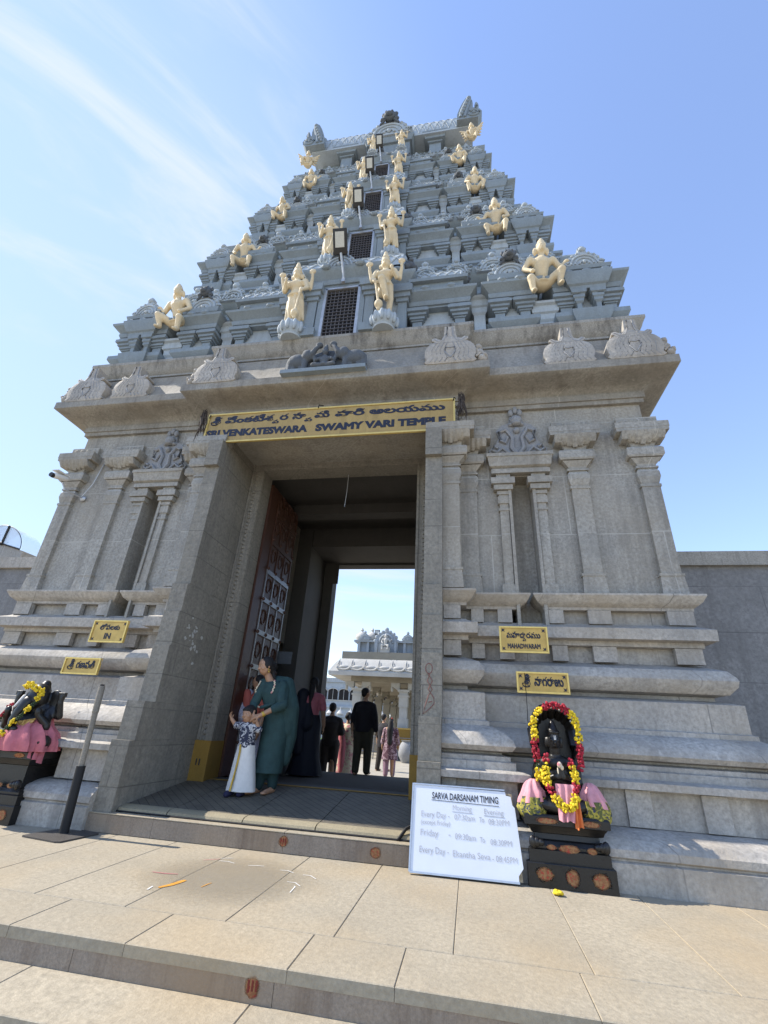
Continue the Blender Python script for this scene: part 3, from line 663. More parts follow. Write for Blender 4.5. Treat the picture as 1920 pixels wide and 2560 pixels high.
def lattice(m, u0, u1, yc, z, ry, rz, n, t=.012):
    """half barrel along X with raised diagonal net"""
    N = 10; rr = []
    prof = [(math.pi * i / N) for i in range(N + 1)]
    P = lambda u, a: (U(u), yc - ry * math.cos(a), z + rz * math.sin(a) ** .85)
    ids = [[m.vert(P(u, a)) for a in prof] for u in (u0, u1)]
    for i in range(N): m.face((ids[0][i], ids[1][i], ids[1][i + 1], ids[0][i + 1]))
    m.face(ids[0]); m.face(ids[1][::-1])
    L = u1 - u0; st = L / n; span = math.pi * .62
    for i in range(-n, n * 2):
        for sg in (1, -1):
            pts = []
            for k in range(13):
                a = .03 + span * k / 12; u = u0 + (i + sg * (k / 12.0) * 3.2) * st
                if u0 <= u <= u1:
                    p = P(u, a); pts.append((p[0], p[1] - t * .5 * math.cos(a), p[2] + t * .5 * math.sin(a)))
            if len(pts) > 1: m.tube(pts, t, 4)
for ti, (z0, yf, half, H, kv, z1) in enumerate(TIERS):
    s = half / 4.53; ks = kv
    yw = yf + .2 * s
    nxt = TIERS[ti + 1] if ti < 3 else (15.7, 7.0, 2.48, 1.2, .7, 17)
    nh, ny = nxt[2], nxt[1]
    m = M()
    # body behind the pavilions and the ledges above it
    yb_ = yw + .26 * s; hb = 4.05 * s
    m.box(U(-hb), U(hb), yb_, 16.2 - yb_, z0 - .3, z0 + 1.35 * kv)
    pl = [(U(-nh * .985), 16.2 - ny - .14), (U(-nh * .985), ny + .14), (U(nh * .985), ny + .14), (U(nh * .985), 16.2 - ny - .14)]
    za, H2 = z0 + 1.2 * kv, z1 - z0 - 1.2 * kv
    m.moulding(pl, [(.10, za - .1), (.10, za), (.16, za + .05), (.16, za + .12), (.05, za + .14), (.05, za + .26 * H2), (.12, za + .3 * H2), (.12, za + .36 * H2), (.04, za + .38 * H2), (.04, za + .5 * H2), (.1, za + .52 * H2), (.2, za + .56 * H2), (.26, za + .62 * H2), (.28, za + .68 * H2), (.26, za + .72 * H2), (.18, za + .8 * H2), (.08, za + .86 * H2), (.04, za + .88 * H2), (.04, za + .93 * H2), (.10, za + .95 * H2), (.10, za + H2), (0, za + H2 + .01)], True)
    # dentils and short pilaster strips on the ledges
    nd = 46; x0_, x1_ = U(-nh * .97), U(nh * .97)
    for i in range(nd):
        x = x0_ + (x1_ - x0_) * (i + .5) / nd; m.box(x - .03, x + .03, ny + .14 - .30, ny + .15, za + .565 * H2, za + .60 * H2) if False else None
        m.box(x - .035 * s, x + .035 * s, ny + .14 - .09, ny + .15, za + .15, za + .15 + .09 * H2)
        m.ell((x, ny + .14 - .285, za + .70 * H2), (.045 * s, .03, .035), 7, 4)
    for i in range(15):
        x = x0_ + (x1_ - x0_) * (i + .5) / 15; m.box(x - .07 * s, x + .07 * s, ny + .14 - .085, ny + .15, za + .385 * H2, za + .51 * H2)
    # thin string courses in the recesses
    for zz in (.16, .34, .5, .66, .82, .98):
        m.moulding([(U(-hb), 16.2 - yb_), (U(-hb), yb_), (U(hb), yb_), (U(hb), 16.2 - yb_)], [(-.01, z0 + (zz - .03) * kv), (.05 * s, z0 + (zz - .03) * kv), (.07 * s, z0 + zz * kv), (.07 * s, z0 + (zz + .04) * kv), (-.01, z0 + (zz + .05) * kv)], True)
    tier = build('storey', m, 'paint', tower, 30)
    # pavilions, both sides
    for sg in (1, -1):
        def uu(a, b2): return (a * s, b2 * s) if sg > 0 else (-b2 * s, -a * s)
        m = M(); a, b2 = uu(3.50, 4.32); zt = pav(m, a, b2, yw, yw + 1.1 * s, z0, kv, s, 1.0, .17, 3)
        c, d = uu(3.62, 4.20); pav_top = zt
        fa, fb = uu(3.77, 4.05)
        for xq in (U(fa), U(fb)):
            m.stack(xq - .035 * s, xq + .035 * s, yw - .06 * s, yw + .1 * s, [(z0 + .30 * kv, .01), (z0 + .34 * kv, .01), (z0 + .34 * kv, 0), (z0 + .52 * kv, 0), (z0 + .55 * kv, .03 * s), (z0 + .60 * kv, .03 * s), (z0 + .62 * kv, .05 * s), (z0 + .68 * kv, .05 * s), (z0 + .69 * kv, .075 * s), (z0 + .76 * kv, .08 * s), (z0 + .79 * kv, .05 * s)])
        m.stack(U(fa) - .07 * s, U(fb) + .07 * s, yw - .08 * s, yw + .1 * s, [(z0 + .02 * kv, .04), (z0 + .1 * kv, .02), (z0 + .20 * kv, .07 * s), (z0 + .31 * kv, .08 * s), (z0 + .31 * kv, 0)])
        m.stack(U(fa) - .07 * s, U(fb) + .07 * s, yw - .08 * s, yw + .1 * s, [(z0 + .77 * kv, .05 * s), (z0 + .82 * kv, .06 * s), (z0 + .84 * kv, .09 * s), (z0 + .98 * kv, .15 * s), (z0 + 1.05 * kv, .16 * s), (z0 + 1.1 * kv, .1 * s)])
        m.stack(U(c), U(d), yw - .09 * s, yw + 1.0 * s, [(zt, .02), (zt + .06, .02), (zt + .07, .09 * s), (zt + .13 * kv, .11 * s), (zt + .13 * kv, .0), (zt + .2 * kv, .0), (zt + .26 * kv, -.1 * s), (zt + .30 * kv, -.2 * s)])
        o = build('corner_pavilion', m, ['paint', 'paint_pale'], tier, 30)
        put(KUDU, 'scroll_gable', o, U((c + d) / 2), yw - .17 * s, zt + .12 * kv, .56 * s)
        m = M(); e0, e1 = uu(3.44, 4.3)                                             # cream barrel vault behind the gable
        xs = sorted((U(e0), U(e1)))
        rr = [[(x, yw + .35 * s - .22 * s * math.cos(t), zt + .12 * kv + .42 * kv * math.sin(t)) for t in [math.pi * i / 9 for i in range(10)]] for x in xs]
        m.rings(rr); build('cream_vault', m, 'cream', o, 40)
        # intermediate pavilion with lion gable
        m = M(); a, b2 = uu(2.50, 3.04); zt2 = pav(m, a, b2, yw - .02 * s, yw + .7 * s, z0, kv, s, 1.0, .15, 2)
        m.stack(U(a) + .02, U(b2) - .02, yw - .08 * s, yw + .6 * s, [(zt2, .04), (zt2 + .05, .10 * s), (zt2 + .14 * kv, .12 * s), (zt2 + .14 * kv, 0), (zt2 + .3 * kv, -.05)])
        o = build('lion_pavilion', m, ['paint', 'paint_pale'], tier, 30)
        put(KIRTI, 'lion_gable', o, U((a + b2) / 2), yw - .12 * s, zt2 + .13 * kv, .66 * s)
        # inner block with a little shala roof
        m = M(); a, b2 = uu(1.16, 2.02); zt3 = pav(m, a, b2, yw + .0, yw + .7 * s, z0, kv, s, 1.02, .16, 2)
        la, lb = uu(1.2, 1.98)
        m.stack(U(la), U(lb), yw - .10 * s, yw + .6 * s, [(zt3, .03), (zt3 + .16 * kv, .03), (zt3 + .16 * kv, .10 * s), (zt3 + .22 * kv, .11 * s), (zt3 + .22 * kv, 0)])
        o = build('inner_pavilion', m, ['paint', 'paint_pale'], tier, 30)
        m = M(); lattice(m, la, lb, yw + .10 * s, zt3 + .2 * kv, .24 * s, .40 * kv, 5, .010)
        o2 = build('small_barrel_roof', m, 'paint_pale', o, 40)
        put(YALI, 'lion_scroll', o2, U(lb if sg > 0 else la), yw - .06 * s, zt3 + .16 * kv, .5 * s, None, 0 if sg > 0 else math.pi)
        for ua, wk, dy in ((2.26, .09, .10), (3.27, .13, .06)):
            m = M(); x = U(sg * ua * s); ht = .66 if ua > 3 else 1.0
            m.stack(x - wk * s, x + wk * s, yw + dy * s, yw + .4 * s, [(z0, .04 * s), (z0 + .12 * kv, .06 * s), (z0 + .2 * kv, .06 * s), (z0 + .2 * kv, 0), (z0 + (ht - .34) * kv, 0), (z0 + (ht - .30) * kv, .03 * s), (z0 + (ht - .2) * kv, .04 * s), (z0 + (ht - .18) * kv, .07 * s), (z0 + (ht - .06) * kv, .08 * s), (z0 + (ht - .04) * kv, .12 * s), (z0 + ht * kv, .13 * s), (z0 + (ht + .04) * kv, .02)])
            build('recess_pilaster', m, 'paint_pale', tier, 30)
        SLOTS.append((ti, sg, s, kv, yw, z0))
        # scroll gables on the ledge under the next storey
        zk = za + .60 * H2
        for uk, wk in ((1.35, .52), (2.05, .5), (2.75, .58), (3.2, .46), (3.66, .58)):
            f = nh / half
            put(KUDU, 'scroll_gable', tier, U(sg * uk * s * (.93 if uk > 2 else .98) * (f / .84)), ny - .12, zk - .02, wk * s)
    # centre bay with its window
    yc = yw - .34 * s; yo = yw - .14 * s; hw = .30 * s
    m = M()
    for sg in (1, -1):
        m.cur = 1; m.box(*sorted((U(sg * .5 * s), U(sg * 1.06 * s))), yo, yw + .5 * s, z0 - .05, z0 + 1.2 * kv); m.cur = 0
        m.box(*sorted((U(sg * hw), U(sg * .56 * s))), yc + .03, yw + .5 * s, z0 - .05, z0 + 1.2 * kv)
        m.box(*sorted((U(sg * (hw + .02)), U(sg * (hw + .10 * s)))), yc - .02 * s, yc + .1, z0, z0 + 1.14 * kv)
        for ua, yq in ((.49, yc), (1.0, yo)):
            x = U(sg * ua * s)
            m.stack(x - .075 * s, x + .075 * s, yq - .04 * s, yq + .1, [(z0, .05 * s), (z0 + .16 * kv, .05 * s), (z0 + .16 * kv, 0), (z0 + .82 * kv, 0), (z0 + .82 * kv, .03 * s), (z0 + .9 * kv, .03 * s), (z0 + .9 * kv, .06 * s), (z0 + 1.0 * kv, .06 * s), (z0 + 1.0 * kv, .09 * s), (z0 + 1.1 * kv, .1 * s), (z0 + 1.14 * kv, .1 * s)])
        m.stack(*sorted((U(sg * .58 * s), U(sg * 1.06 * s))), yo, yo + .3, [(z0 - .03, .04), (z0 + .07 * kv, .08 * s), (z0 + .12 * kv, .08 * s), (z0 + .12 * kv, 0)])
    m.box(U(-hw), U(hw), yc + .02, yw + .5 * s, z0 + 1.13 * kv, z0 + 1.3 * kv)
    zc = z0 + 1.14 * kv
    pr = [(zc + .70 * (z - zc), p * .72) for z, p in [(zc, .02), (zc + .06, .02), (zc + .06, .06 * s), (zc + .14 * kv, .09 * s), (zc + .18 * kv, .09 * s), (zc + .18 * kv, .05 * s), (zc + .26 * kv, .08 * s), (zc + .36 * kv, .18 * s), (zc + .42 * kv, .22 * s), (zc + .48 * kv, .23 * s), (zc + .48 * kv, .16 * s), (zc + .54 * kv, .17 * s), (zc + .54 * kv, .02), (zc + .58 * kv, 0)]]
    m.stack(U(-1.06 * s), U(1.06 * s), yo, yw + .6 * s, pr)
    m.stack(U(-.56 * s), U(.56 * s), yc + .02, yw + .5 * s, [(z + .04 * kv, p) for z, p in pr])
    for i in (-3, -1, 1, 3): m.ell((U(i * .30 * s), (yc if abs(i) == 1 else yo) - .15 * s, zc + .37 * kv), (.09 * s, .06 * s, .055 * s), 9, 5)
    bay = build('centre_bay', m, ['paint', 'paint_pale'], tier, 30)
    m = M(); lattice(m, -1.0 * s, 1.0 * s, yo + .06 * s, zc + .42 * kv, .27 * s, .50 * kv, 9, .012)
    br = build('barrel_roof', m, 'paint_pale', bay, 40)
    for sg in (1, -1): put(YALI, 'lion_scroll', br, U(sg * 1.0 * s), yo + .0 * s, zc + .40 * kv, .76 * s, None, 0 if sg > 0 else math.pi)
    put(KIRTI, 'lion_gable', br, U(-.10 * s), yo - .26 * s, zc + .42 * kv, .60 * s)
    m = M(); zt = z0 + 1.13 * kv
    m.box(U(-hw), U(hw), yc + .06, yc + .12, z0 - .02, zt)
    wnd = build('window', m, 'void', bay, 0)
    m = M()
    for i in range(9): x = U(-hw + 2 * hw * (i + .5) / 9); m.box(x - .004 * s, x + .004 * s, yc + .01, yc + .025, z0, zt)
    nr = 15
    for i in range(nr): z = z0 + (zt - z0) * (i + .5) / nr; m.box(U(-hw), U(hw), yc - .002, yc + .009, z - .0035 * s, z + .0035 * s)
    build('grille', m, 'grille_pale', wnd, 0)
    m = M()
    for sg in (1, -1): m.box(*sorted((U(sg * (hw - .03 * s)), U(sg * (hw + .018)))), yc - .02, yc + .05, z0 - .01, zt)
    m.box(U(-hw), U(hw), yc - .02, yc + .05, zt - .03, zt + .01)
    build('window_frame', m, 'galv', wnd, 0)
    SLOTS.append((ti, 0, s, kv, yc, z0))
# neck and barrel roof
m = M(); zn = 15.7
m.box(U(-2.2), U(2.2), 7.5, 8.7, zn - .2, 17.1)
m.moulding([(U(-2.2), 8.75), (U(-2.2), 7.45), (U(2.2), 7.45), (U(2.2), 8.75)], [(.1, zn), (.14, zn + .08), (.05, zn + .1), (.05, zn + .24), (.12, zn + .27), (.12, zn + .34), (.0, zn + .36)], True)
for uq in (-1.35, 1.35):
    m.stack(U(uq) - .17, U(uq) + .17, 7.28, 7.6, [(zn + .3, .0), (16.75, 0), (16.75, .05), (16.83, .05), (16.83, .12), (17.0, .16), (17.02, .2), (17.08, .2), (17.08, 0)])
neck = build('roof_neck', m, 'paint', tower, 30)
m = M(); lattice(m, -2.42, 2.42, 8.1, 16.98, 1.0, 1.6, 22, .009)
m.box(U(-2.44), U(2.44), 7.08, 9.12, 16.92, 17.0)
roof = build('barrel_roof', m, 'paint_pale', tower, 40)
for sg in (1, -1):
    m = M(); x = U(sg * 2.36)
    m.poly([(7.1, 16.95), (9.1, 16.95), (9.16, 17.6), (8.95, 18.2), (8.5, 18.6), (8.1, 18.75), (7.7, 18.6), (7.25, 18.2), (7.04, 17.6)], -.09, .09, 'YZ', (x, 0, 0))
    m.tube([(x, 8.1 - 1.02 * math.cos(a), 17.1 + 1.55 * math.sin(a)) for a in [math.pi * i / 14 for i in range(15)]], .10, 8)
    for i in range(4, 13):
        a = math.pi * (i + .5) / 13; m.ell((x, 8.1 - 1.12 * math.cos(a), 17.15 + 1.65 * math.sin(a)), (.10, .12, .14), 8, 6)
    o = [(-.24, 0), (.36, 0), (.45, .12), (.48, .28), (.42, .42), (.36, .46), (.40, .58), (.385, .72), (.33, .80), (.28, .68), (.27, .54), (.22, .56), (.235, .75), (.225, .95), (.17, 1.12), (.11, 1.22), (.04, 1.16), (-.03, 1.0), (-.10, .80), (-.17, .55), (-.23, .28)]
    m.poly([(sg * a, b2) for a, b2 in o], -.12, .14, 'XZ', (U(sg * 2.24), 7.02, 16.98))
    for pts, r in (((( -.14, .1), (-.08, .5), (.02, .85), (.12, 1.12)), .05), (((-.02, .08), (.04, .45), (.12, .75), (.16, 1.0)), .05), (((.30, .44), (.33, .6), (.33, .74)), .04)):
        m.tube([(U(sg * (2.24 + a)), 6.90, 16.98 + b2) for a, b2 in pts], r, 6)
    for k in range(6): m.ell((U(sg * (2.24 - .10 + k * .045)), 6.88, 17.25 + k * .16), (.075, .06, .08), 8, 5)
    m.tube([(U(sg * (2.24 + .25 + .14 * math.cos(a))), 6.90, 17.22 + .15 * math.sin(a)) for a in [math.pi * 2 * i / 10 for i in range(10)]], .045, 6, True); m.ell((U(sg * 2.49), 6.90, 17.22), (.06, .06, .06), 8, 5)
    build('gable_fan', m, 'paint', roof, 50)
put(KIRTI, 'lion_gable', roof, U(0), 6.98, 16.95, 1.25, 1.0)
m = M(); m.box(U(-.75), U(.75), 7.0, 7.5, 16.86, 16.98); m.stack(U(-.62), U(.62), 7.1, 7.5, [(zn + .3, 0), (16.7, 0), (16.7, .06), (16.86, .12), (16.86, 0)])
build('roof_porch', m, 'paint', roof, 20)

# ------------------------------------------------------------------ cream statues
def statue_standing(m, var):
    E, C = m.ell, m.cap
    if var == 0:
        for q in (1, -1):
            C((q * .05, 0, .50), .068, (q * .062, -.02, .27), .048); C((q * .062, -.02, .27), .046, (q * .058, .0, .05), .032); E((q * .065, -.035, .025), (.03, .055, .025))
        E((0, 0, .36), (.125, .075, .17)); C((-.02, -.06, .48), .03, (-.03, -.055, .06), .02)
        for q in (1, -1): C((q * .10, -.01, .40), .035, (q * .13, .0, .10), .022)
    else:
        C((.05, 0, .50), .07, (.07, 0, .27), .055); C((.07, 0, .27), .05, (.06, 0, .05), .035); E((.07, -.03, .025), (.035, .06, .025))
        C((-.03, -.02, .50), .07, (-.02, -.17, .50), .06); C((-.02, -.17, .50), .055, (.04, -.10, .22), .04); E((.05, -.15, .2), (.035, .06, .03)); E((0, 0, .42), (.12, .08, .1))
    E((0, 0, .54), (.105, .075, .075)); E((0, 0, .62), (.085, .062, .09)); E((0, -.005, .70), (.125, .078, .095)); E((0, -.05, .71), (.10, .035, .04)); E((0, -.02, .505), (.125, .085, .03))
    C((0, 0, .78), .042, (0, -.005, .84), .04); E((0, -.014, .878), (.060, .066, .074)); E((0, -.080, .868), (.013, .016, .020)); E((0, -.072, .905), (.045, .018, .009)); E((0, -.062, .842), (.022, .014, .008))
    for q in (1, -1):
        E((q * .02, -.066, .885), (.010, .008, .006)); E((q * .075, .01, .86), (.03, .02, .05))
    E((0, 0, .935), (.072, .072, .024)); C((0, 0, .945), .064, (0, .0, 1.06), .036); E((0, 0, 1.09), (.026, .026, .03)); E((0, 0, 1.0), (.062, .062, .014))
    m.tube([(.10 * math.cos(a), -.06 - .03 * math.sin(a) * -1 * 0, .735 + .055 * math.sin(a)) for a in [math.pi + math.pi * i / 8 for i in range(9)]], .016, 6)
    for q in (1, -1):
        E((q * .125, 0, .755), (.05, .05, .05)); C((q * .125, 0, .76), .045, (q * .20, .03, .65), .036); C((q * .20, .03, .65), .034, (q * .235, .0, .82), .024); E((q * .235, -.01, .85), (.026, .02, .035)); E((q * .235, -.01, .915), (.055, .025, .045))
    C((.13, -.01, .75), .042, (.17, -.05, .60), .034); C((.17, -.05, .60), .032, (.12, -.13, .68), .022); E((.115, -.14, .715), (.026, .02, .038))
    C((-.13, -.01, .75), .042, (-.18, -.05, .60), .034); C((-.18, -.05, .60), .032, (-.13, -.12, .52), .024); E((-.125, -.13, .50), (.028, .028, .028))
    C((-.12, -.13, .54), .018, (-.07, -.14, .18), .02); E((-.06, -.14, .11), (.06, .055, .07)); E((-.06, -.14, .035), (.03, .03, .03))
def statue_seated(m, var):
    E, C = m.ell, m.cap
    E((0, .0, .12), (.155, .13, .11)); E((0, 0, .25), (.10, .085, .13)); E((0, -.03, .27), (.085, .07, .08)); C((0, 0, .28), .10, (0, 0, .46), .125); E((0, 0, .48), (.165, .095, .09)); E((0, -.06, .49), (.12, .04, .045))
    C((0, 0, .56), .05, (0, -.01, .64), .046); E((0, -.02, .71), (.068, .075, .09)); E((0, -.095, .70), (.016, .018, .024)); E((0, -.085, .665), (.030, .016, .011)); E((0, -.08, .745), (.05, .02, .01)); E((0, 0, .775), (.080, .08, .026)); C((0, 0, .775), .070, (0, .01, .82), .058); E((0, .01, .875), (.028, .028, .022))
    E((0, -.02, .13), (.165, .14, .03))
    for q in (1, -1):
        E((q * .092, .01, .675), (.034, .026, .07)); E((q * .027, -.085, .725), (.013, .012, .008)); E((q * .165, 0, .52), (.062, .06, .06))
        up = (var == 1 and q == 1) or (var == 2 and q == -1)
        if up: C((q * .10, -.04, .12), .085, (q * .25, -.20, .24), .062); C((q * .25, -.20, .24), .058, (q * .22, -.20, .02), .04); E((q * .23, -.25, .0), (.04, .075, .03))
        else: C((q * .10, -.04, .10), .085, (q * .20, -.22, .10), .062); C((q * .20, -.22, .10), .056, (q * .17, -.24, -.12), .04); E((q * .17, -.29, -.14), (.04, .07, .03))
        if (q == 1) == (var != 2):
            C((q * .175, 0, .53), .052, (q * .27, -.03, .38), .042); C((q * .27, -.03, .38), .04, (q * .35, -.02, .46), .03); E((q * .375, -.03, .485), (.045, .035, .03))
        else:
            C((q * .175, 0, .53), .052, (q * .26, -.02, .36), .042); C((q * .26, -.02, .36), .04, (q * .17, -.16, .25), .03); E((q * .165, -.18, .24), (.04, .035, .035))
def statue_winged(m, var):
    statue_seated(m, 2); E = m.ell
    for q in (1, -1):
        for k in range(5): m.cap((q * .16, .07, .5 - k * .05), .05, (q * (.48 - k * .04), .1, .75 - k * .13), .03)
def lotus(m):
    m.lathe((0, 0, 0), [(.02, 0), (.85, 0), (.9, .08), (.80, .16), (1.02, .34), (1.1, .55), (1.02, .78), (.85, .92), (.88, .96), (.6, 1.0), (.02, 1.0)], 20)
    for i in range(12):
        a = 2 * math.pi * i / 12; m.ell((math.cos(a) * 1.03, math.sin(a) * 1.03, .55), (.20, .20, .34), 8, 6)
PROTO = {}
def proto(kind, var):
    if (kind, var) not in PROTO:
        m = M(); {'stand': statue_standing, 'seat': statue_seated, 'wing': statue_winged}[kind](m, var)
        o = blob('deity_statue', m, 'cream', None, .0105 if kind == 'stand' else .015, 2); me = o.data; bpy.data.objects.remove(o); PROTO[(kind, var)] = me
    return PROTO[(kind, var)]
m = M(); lotus(m); o = build('lotus_pedestal', m, 'paint_pale', None, 50); LOTUS = o.data; bpy.data.objects.remove(o)
def statue(kind, var, x, y, z, h, label, rz=0, flip=1, ped=None, lean=0):
    o = bpy.data.objects.new('deity_statue', proto(kind, var)); col.objects.link(o)
    o.location = (x, y, z); o.scale = (h * flip, h, h); o.rotation_euler = (0, 0, rz)
    tag(o, label, 'statue', 'cream statues on the tower')
    if lean: o.rotation_euler.x = R(lean)
    if ped:
        p = bpy.data.objects.new('lotus_pedestal', LOTUS); col.objects.link(p); p.parent = o
        k = ped[1] / h; p.scale = (ped[0] / h, ped[0] / h, k); p.rotation_euler.x = -R(lean); p.location = (0, -k * math.sin(R(lean)), -k * math.cos(R(lean)))
    return o
NM = ['lowest', 'second', 'third', 'topmost']
for ti, (z0, yf, half, H, kv, z1) in enumerate(TIERS):
    s = half / 4.53; yw = yf + .2 * s; yc = yw - .16 * s
    hs = [1.14, 1.02, .86, .78][ti]
    for sg, nm in ((1, 'right'), (-1, 'left')):
        x = U(sg * .76 * s * (1.0, 1.0, .98, .98)[ti]); zped = (.30, .28, .24, .2)[ti]
        zb = z0 + zped + (0 if ti == 0 else .02)
        v = 1 if (ti == 0 and sg > 0) or (ti == 2 and sg < 0) else 0
        statue('stand', v, x, yc - .20 * s, zb, hs, f'cream four-armed standing statue {nm} of the {NM[ti]} grilled window' + (', one leg raised across' if v else ''), 0, 1 if sg > 0 else -1, (.20 * s, zped + .02), 11)
        xs_ = U(sg * 3.24 * s)
        hh = [1.06, .92, .78, .72][ti]
        statue('seat', [1, 0, 1, 2][ti], xs_, yw - .02 * s, z0 + [.90, .90, .88, .86][ti] * kv, hh, f'cream seated bare-chested statue on the {nm} end of the {NM[ti]} painted storey', R(sg * [6, -8, 9, -5][ti]), sg * [1, -1, 1, 1][ti], None, 20)
for sg, nm in ((1, 'right'), (-1, 'left')):
    statue('wing', 0, U(sg * 2.42), 7.0, 15.95, .66, f'cream winged squatting statue under the {nm} end of the barrel roof', R(12 * -sg), 1, None, 20)
    statue('stand', 0, U(sg * .42), 6.92, 15.95, .70, f'small cream standing statue {nm} of the floodlight under the roof gable', 0, sg, (.14, .12), 10)

# ------------------------------------------------------------------ floodlights in front of the windows
def floodlight():
    r = empty('floodlight', (0, 0, 0))
    m = M(); m.tube([(0, .0, 0), (0, -.04, .10), (-.015, -.12, .26), (-.03, -.22, .42)], .022, 8); m.box(-.03, .03, -.02, .03, -.06, .04); build('arm', m, 'galv', r, 40, False)
    m = M(); q = M()
    m.rings([[(a * w_, d, b2 * h_) for a, b2 in ((-1, -1), (1, -1), (1, 1), (-1, 1))] for d, w_, h_ in ((-.05, .115, .20), (-.045, .125, .21), (0, .125, .21), (.035, .10, .18))])
    m.box(-.04, .04, -.02, .03, -.30, -.2)
    for k in range(6): m.box(-.1, .1, .03, .05, -.15 + k * .055, -.135 + k * .055)
    mt = Matrix.Translation((-.035, -.30, .60)) @ Matrix.Rotation(R(38), 4, 'X') @ Matrix.Rotation(R(3), 4, 'Y')
    m.xf(0, mt); hd = build('housing', m, 'lamp_body', r, 30, False)
    q.box(-.082, .082, -.056, -.05, -.10, .155); q.xf(0, mt); build('lens', q, 'lamp_glass', hd, 0, False)
    return r
f0 = floodlight()
FL = [('floodlight on a bent pipe above the lowest grilled window', 0), ('floodlight on a bent pipe above the second grilled window', 1), ('floodlight on a bent pipe above the third grilled window', 2), ('highest floodlight, in front of the roof gable statues', 3)]
for i, (lb, ti) in enumerate(FL):
    o = f0 if i == 0 else dup(f0)
    z0, yf, half, H, kv, z1 = TIERS[ti]; s = half / 4.53; yc = yf - .12 * s
    o.location = (U([.02, -.02, -.04, -.03][ti]), yc - .12 * s, z0 + [1.2, 1.2, 1.18, 1.22][ti] * kv); o.scale = [(.95,) * 3, (.88,) * 3, (.82,) * 3, (.78,) * 3][ti]
    tag(o, lb, 'floodlight', 'floodlights on the tower')
# security camera under the left capital
r = empty('security_camera', (U(-4.0), YW - .25, 4.05), 'small white security camera on a bracket under the left pilaster capital', 'camera')
m = M(); m.tube([(U(-3.93), YW - .05, 4.0), (U(-4.02), YW - .3, 4.02), (U(-4.06), YW - .34, 4.12)], .014, 6); m.tube([(U(-3.78), YW - .02, 4.7), (U(-3.84), YW - .04, 4.25), (U(-3.93), YW - .06, 4.02)], .008, 5); m.ell((U(-3.93), YW - .03, 4.0), (.05, .03, .05), 8, 5); build('bracket', m, 'galv', r, 40)
m = M(); m.cap((U(-4.08), YW - .30, 4.21), .045, (U(-4.10), YW - .46, 4.17), .045, 12); m.box(U(-4.145), U(-4.035), YW - .5, YW - .28, 4.24, 4.255); build('body', m, 'whitecloth', r, 40)
m = M(); m.lathe((U(-4.104), YW - .53, 4.157), [(.001, 0), (.036, 0), (.036, .05), (.001, .05)], 12, 'Y'); build('lens', m, 'lamp_body', r, 40)
MT['deadleaf'] = plain('dead_brown_leaf', (0.06, 0.045, 0.035), 0.9, 0, 0.4, 30)
# ------------------------------------------------------------------ passage through the gate
m = M()
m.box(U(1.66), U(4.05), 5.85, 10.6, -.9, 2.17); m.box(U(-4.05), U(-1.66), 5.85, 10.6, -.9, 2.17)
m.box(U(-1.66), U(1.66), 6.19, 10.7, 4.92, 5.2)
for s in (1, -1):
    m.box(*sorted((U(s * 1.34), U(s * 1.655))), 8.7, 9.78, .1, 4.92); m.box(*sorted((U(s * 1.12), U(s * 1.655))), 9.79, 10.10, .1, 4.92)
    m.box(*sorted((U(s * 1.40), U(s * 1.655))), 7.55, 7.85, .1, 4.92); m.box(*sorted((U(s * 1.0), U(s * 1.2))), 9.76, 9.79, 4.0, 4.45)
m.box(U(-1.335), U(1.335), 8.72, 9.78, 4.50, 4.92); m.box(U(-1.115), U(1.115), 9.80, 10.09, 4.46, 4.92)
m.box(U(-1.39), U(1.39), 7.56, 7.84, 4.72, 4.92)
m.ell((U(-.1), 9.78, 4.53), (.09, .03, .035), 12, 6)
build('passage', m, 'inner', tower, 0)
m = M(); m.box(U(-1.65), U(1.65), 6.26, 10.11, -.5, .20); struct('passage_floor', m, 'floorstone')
m = M(); m.box(U(-1.24), U(1.24), 5.98, 6.26, .1, .352); m.cur = 1; m.box(U(-1.24), U(1.24), 5.965, 5.98, .1, .345); m.box(U(-1.238), U(1.238), 5.965, 6.03, .352, .356)
build('threshold', m, ['inner', 'yellowpaint'], tower, 0)
# ribbed ramp of rubber mats, four strips
r = empty('ramp_mat', (U(0), 5.2, .15), 'ribbed dark rubber ramp laid up to the gate threshold', 'ramp')
xs = [U(-1.45), U(-.92), U(-.15), U(.55), U(1.45)]
for a, b2 in zip(xs, xs[1:]):
    m = M(); a += .004; b2 -= .004
    m.rings([[(a, 4.70, .158), (a, 4.69, .165), (a, 4.70, .185), (a, 4.73, .200), (a, 5.96, .345), (a, 5.96, .158)], [(b2, 4.70, .158), (b2, 4.69, .165), (b2, 4.70, .185), (b2, 4.73, .200), (b2, 5.96, .345), (b2, 5.96, .158)]])
    st_ = build('mat_strip', m, 'rubber', r, 0)
    m = M(); m.rings([[(q, 4.686, .156), (q, 4.684, .168), (q, 4.696, .190), (q, 4.728, .206), (q, 4.80, .2135), (q, 4.80, .205)] for q in (a + .001, b2 - .001)]); build('painted_sun_strip', m, 'matedge', st_, 30)  # pale front strip painted as the sunlit edge of the mat
m = M(); m.tube([(U(-1.45), 4.68, .165), (U(.2), 4.675, .165), (U(1.44), 4.68, .165)], .008, 6); m.tube([(U(1.30), 4.67, .165), (U(1.36), 4.72, .24), (U(1.44), 4.85, .27)], .014, 6); build('edge_cable', m, 'poleblack', r, 40)
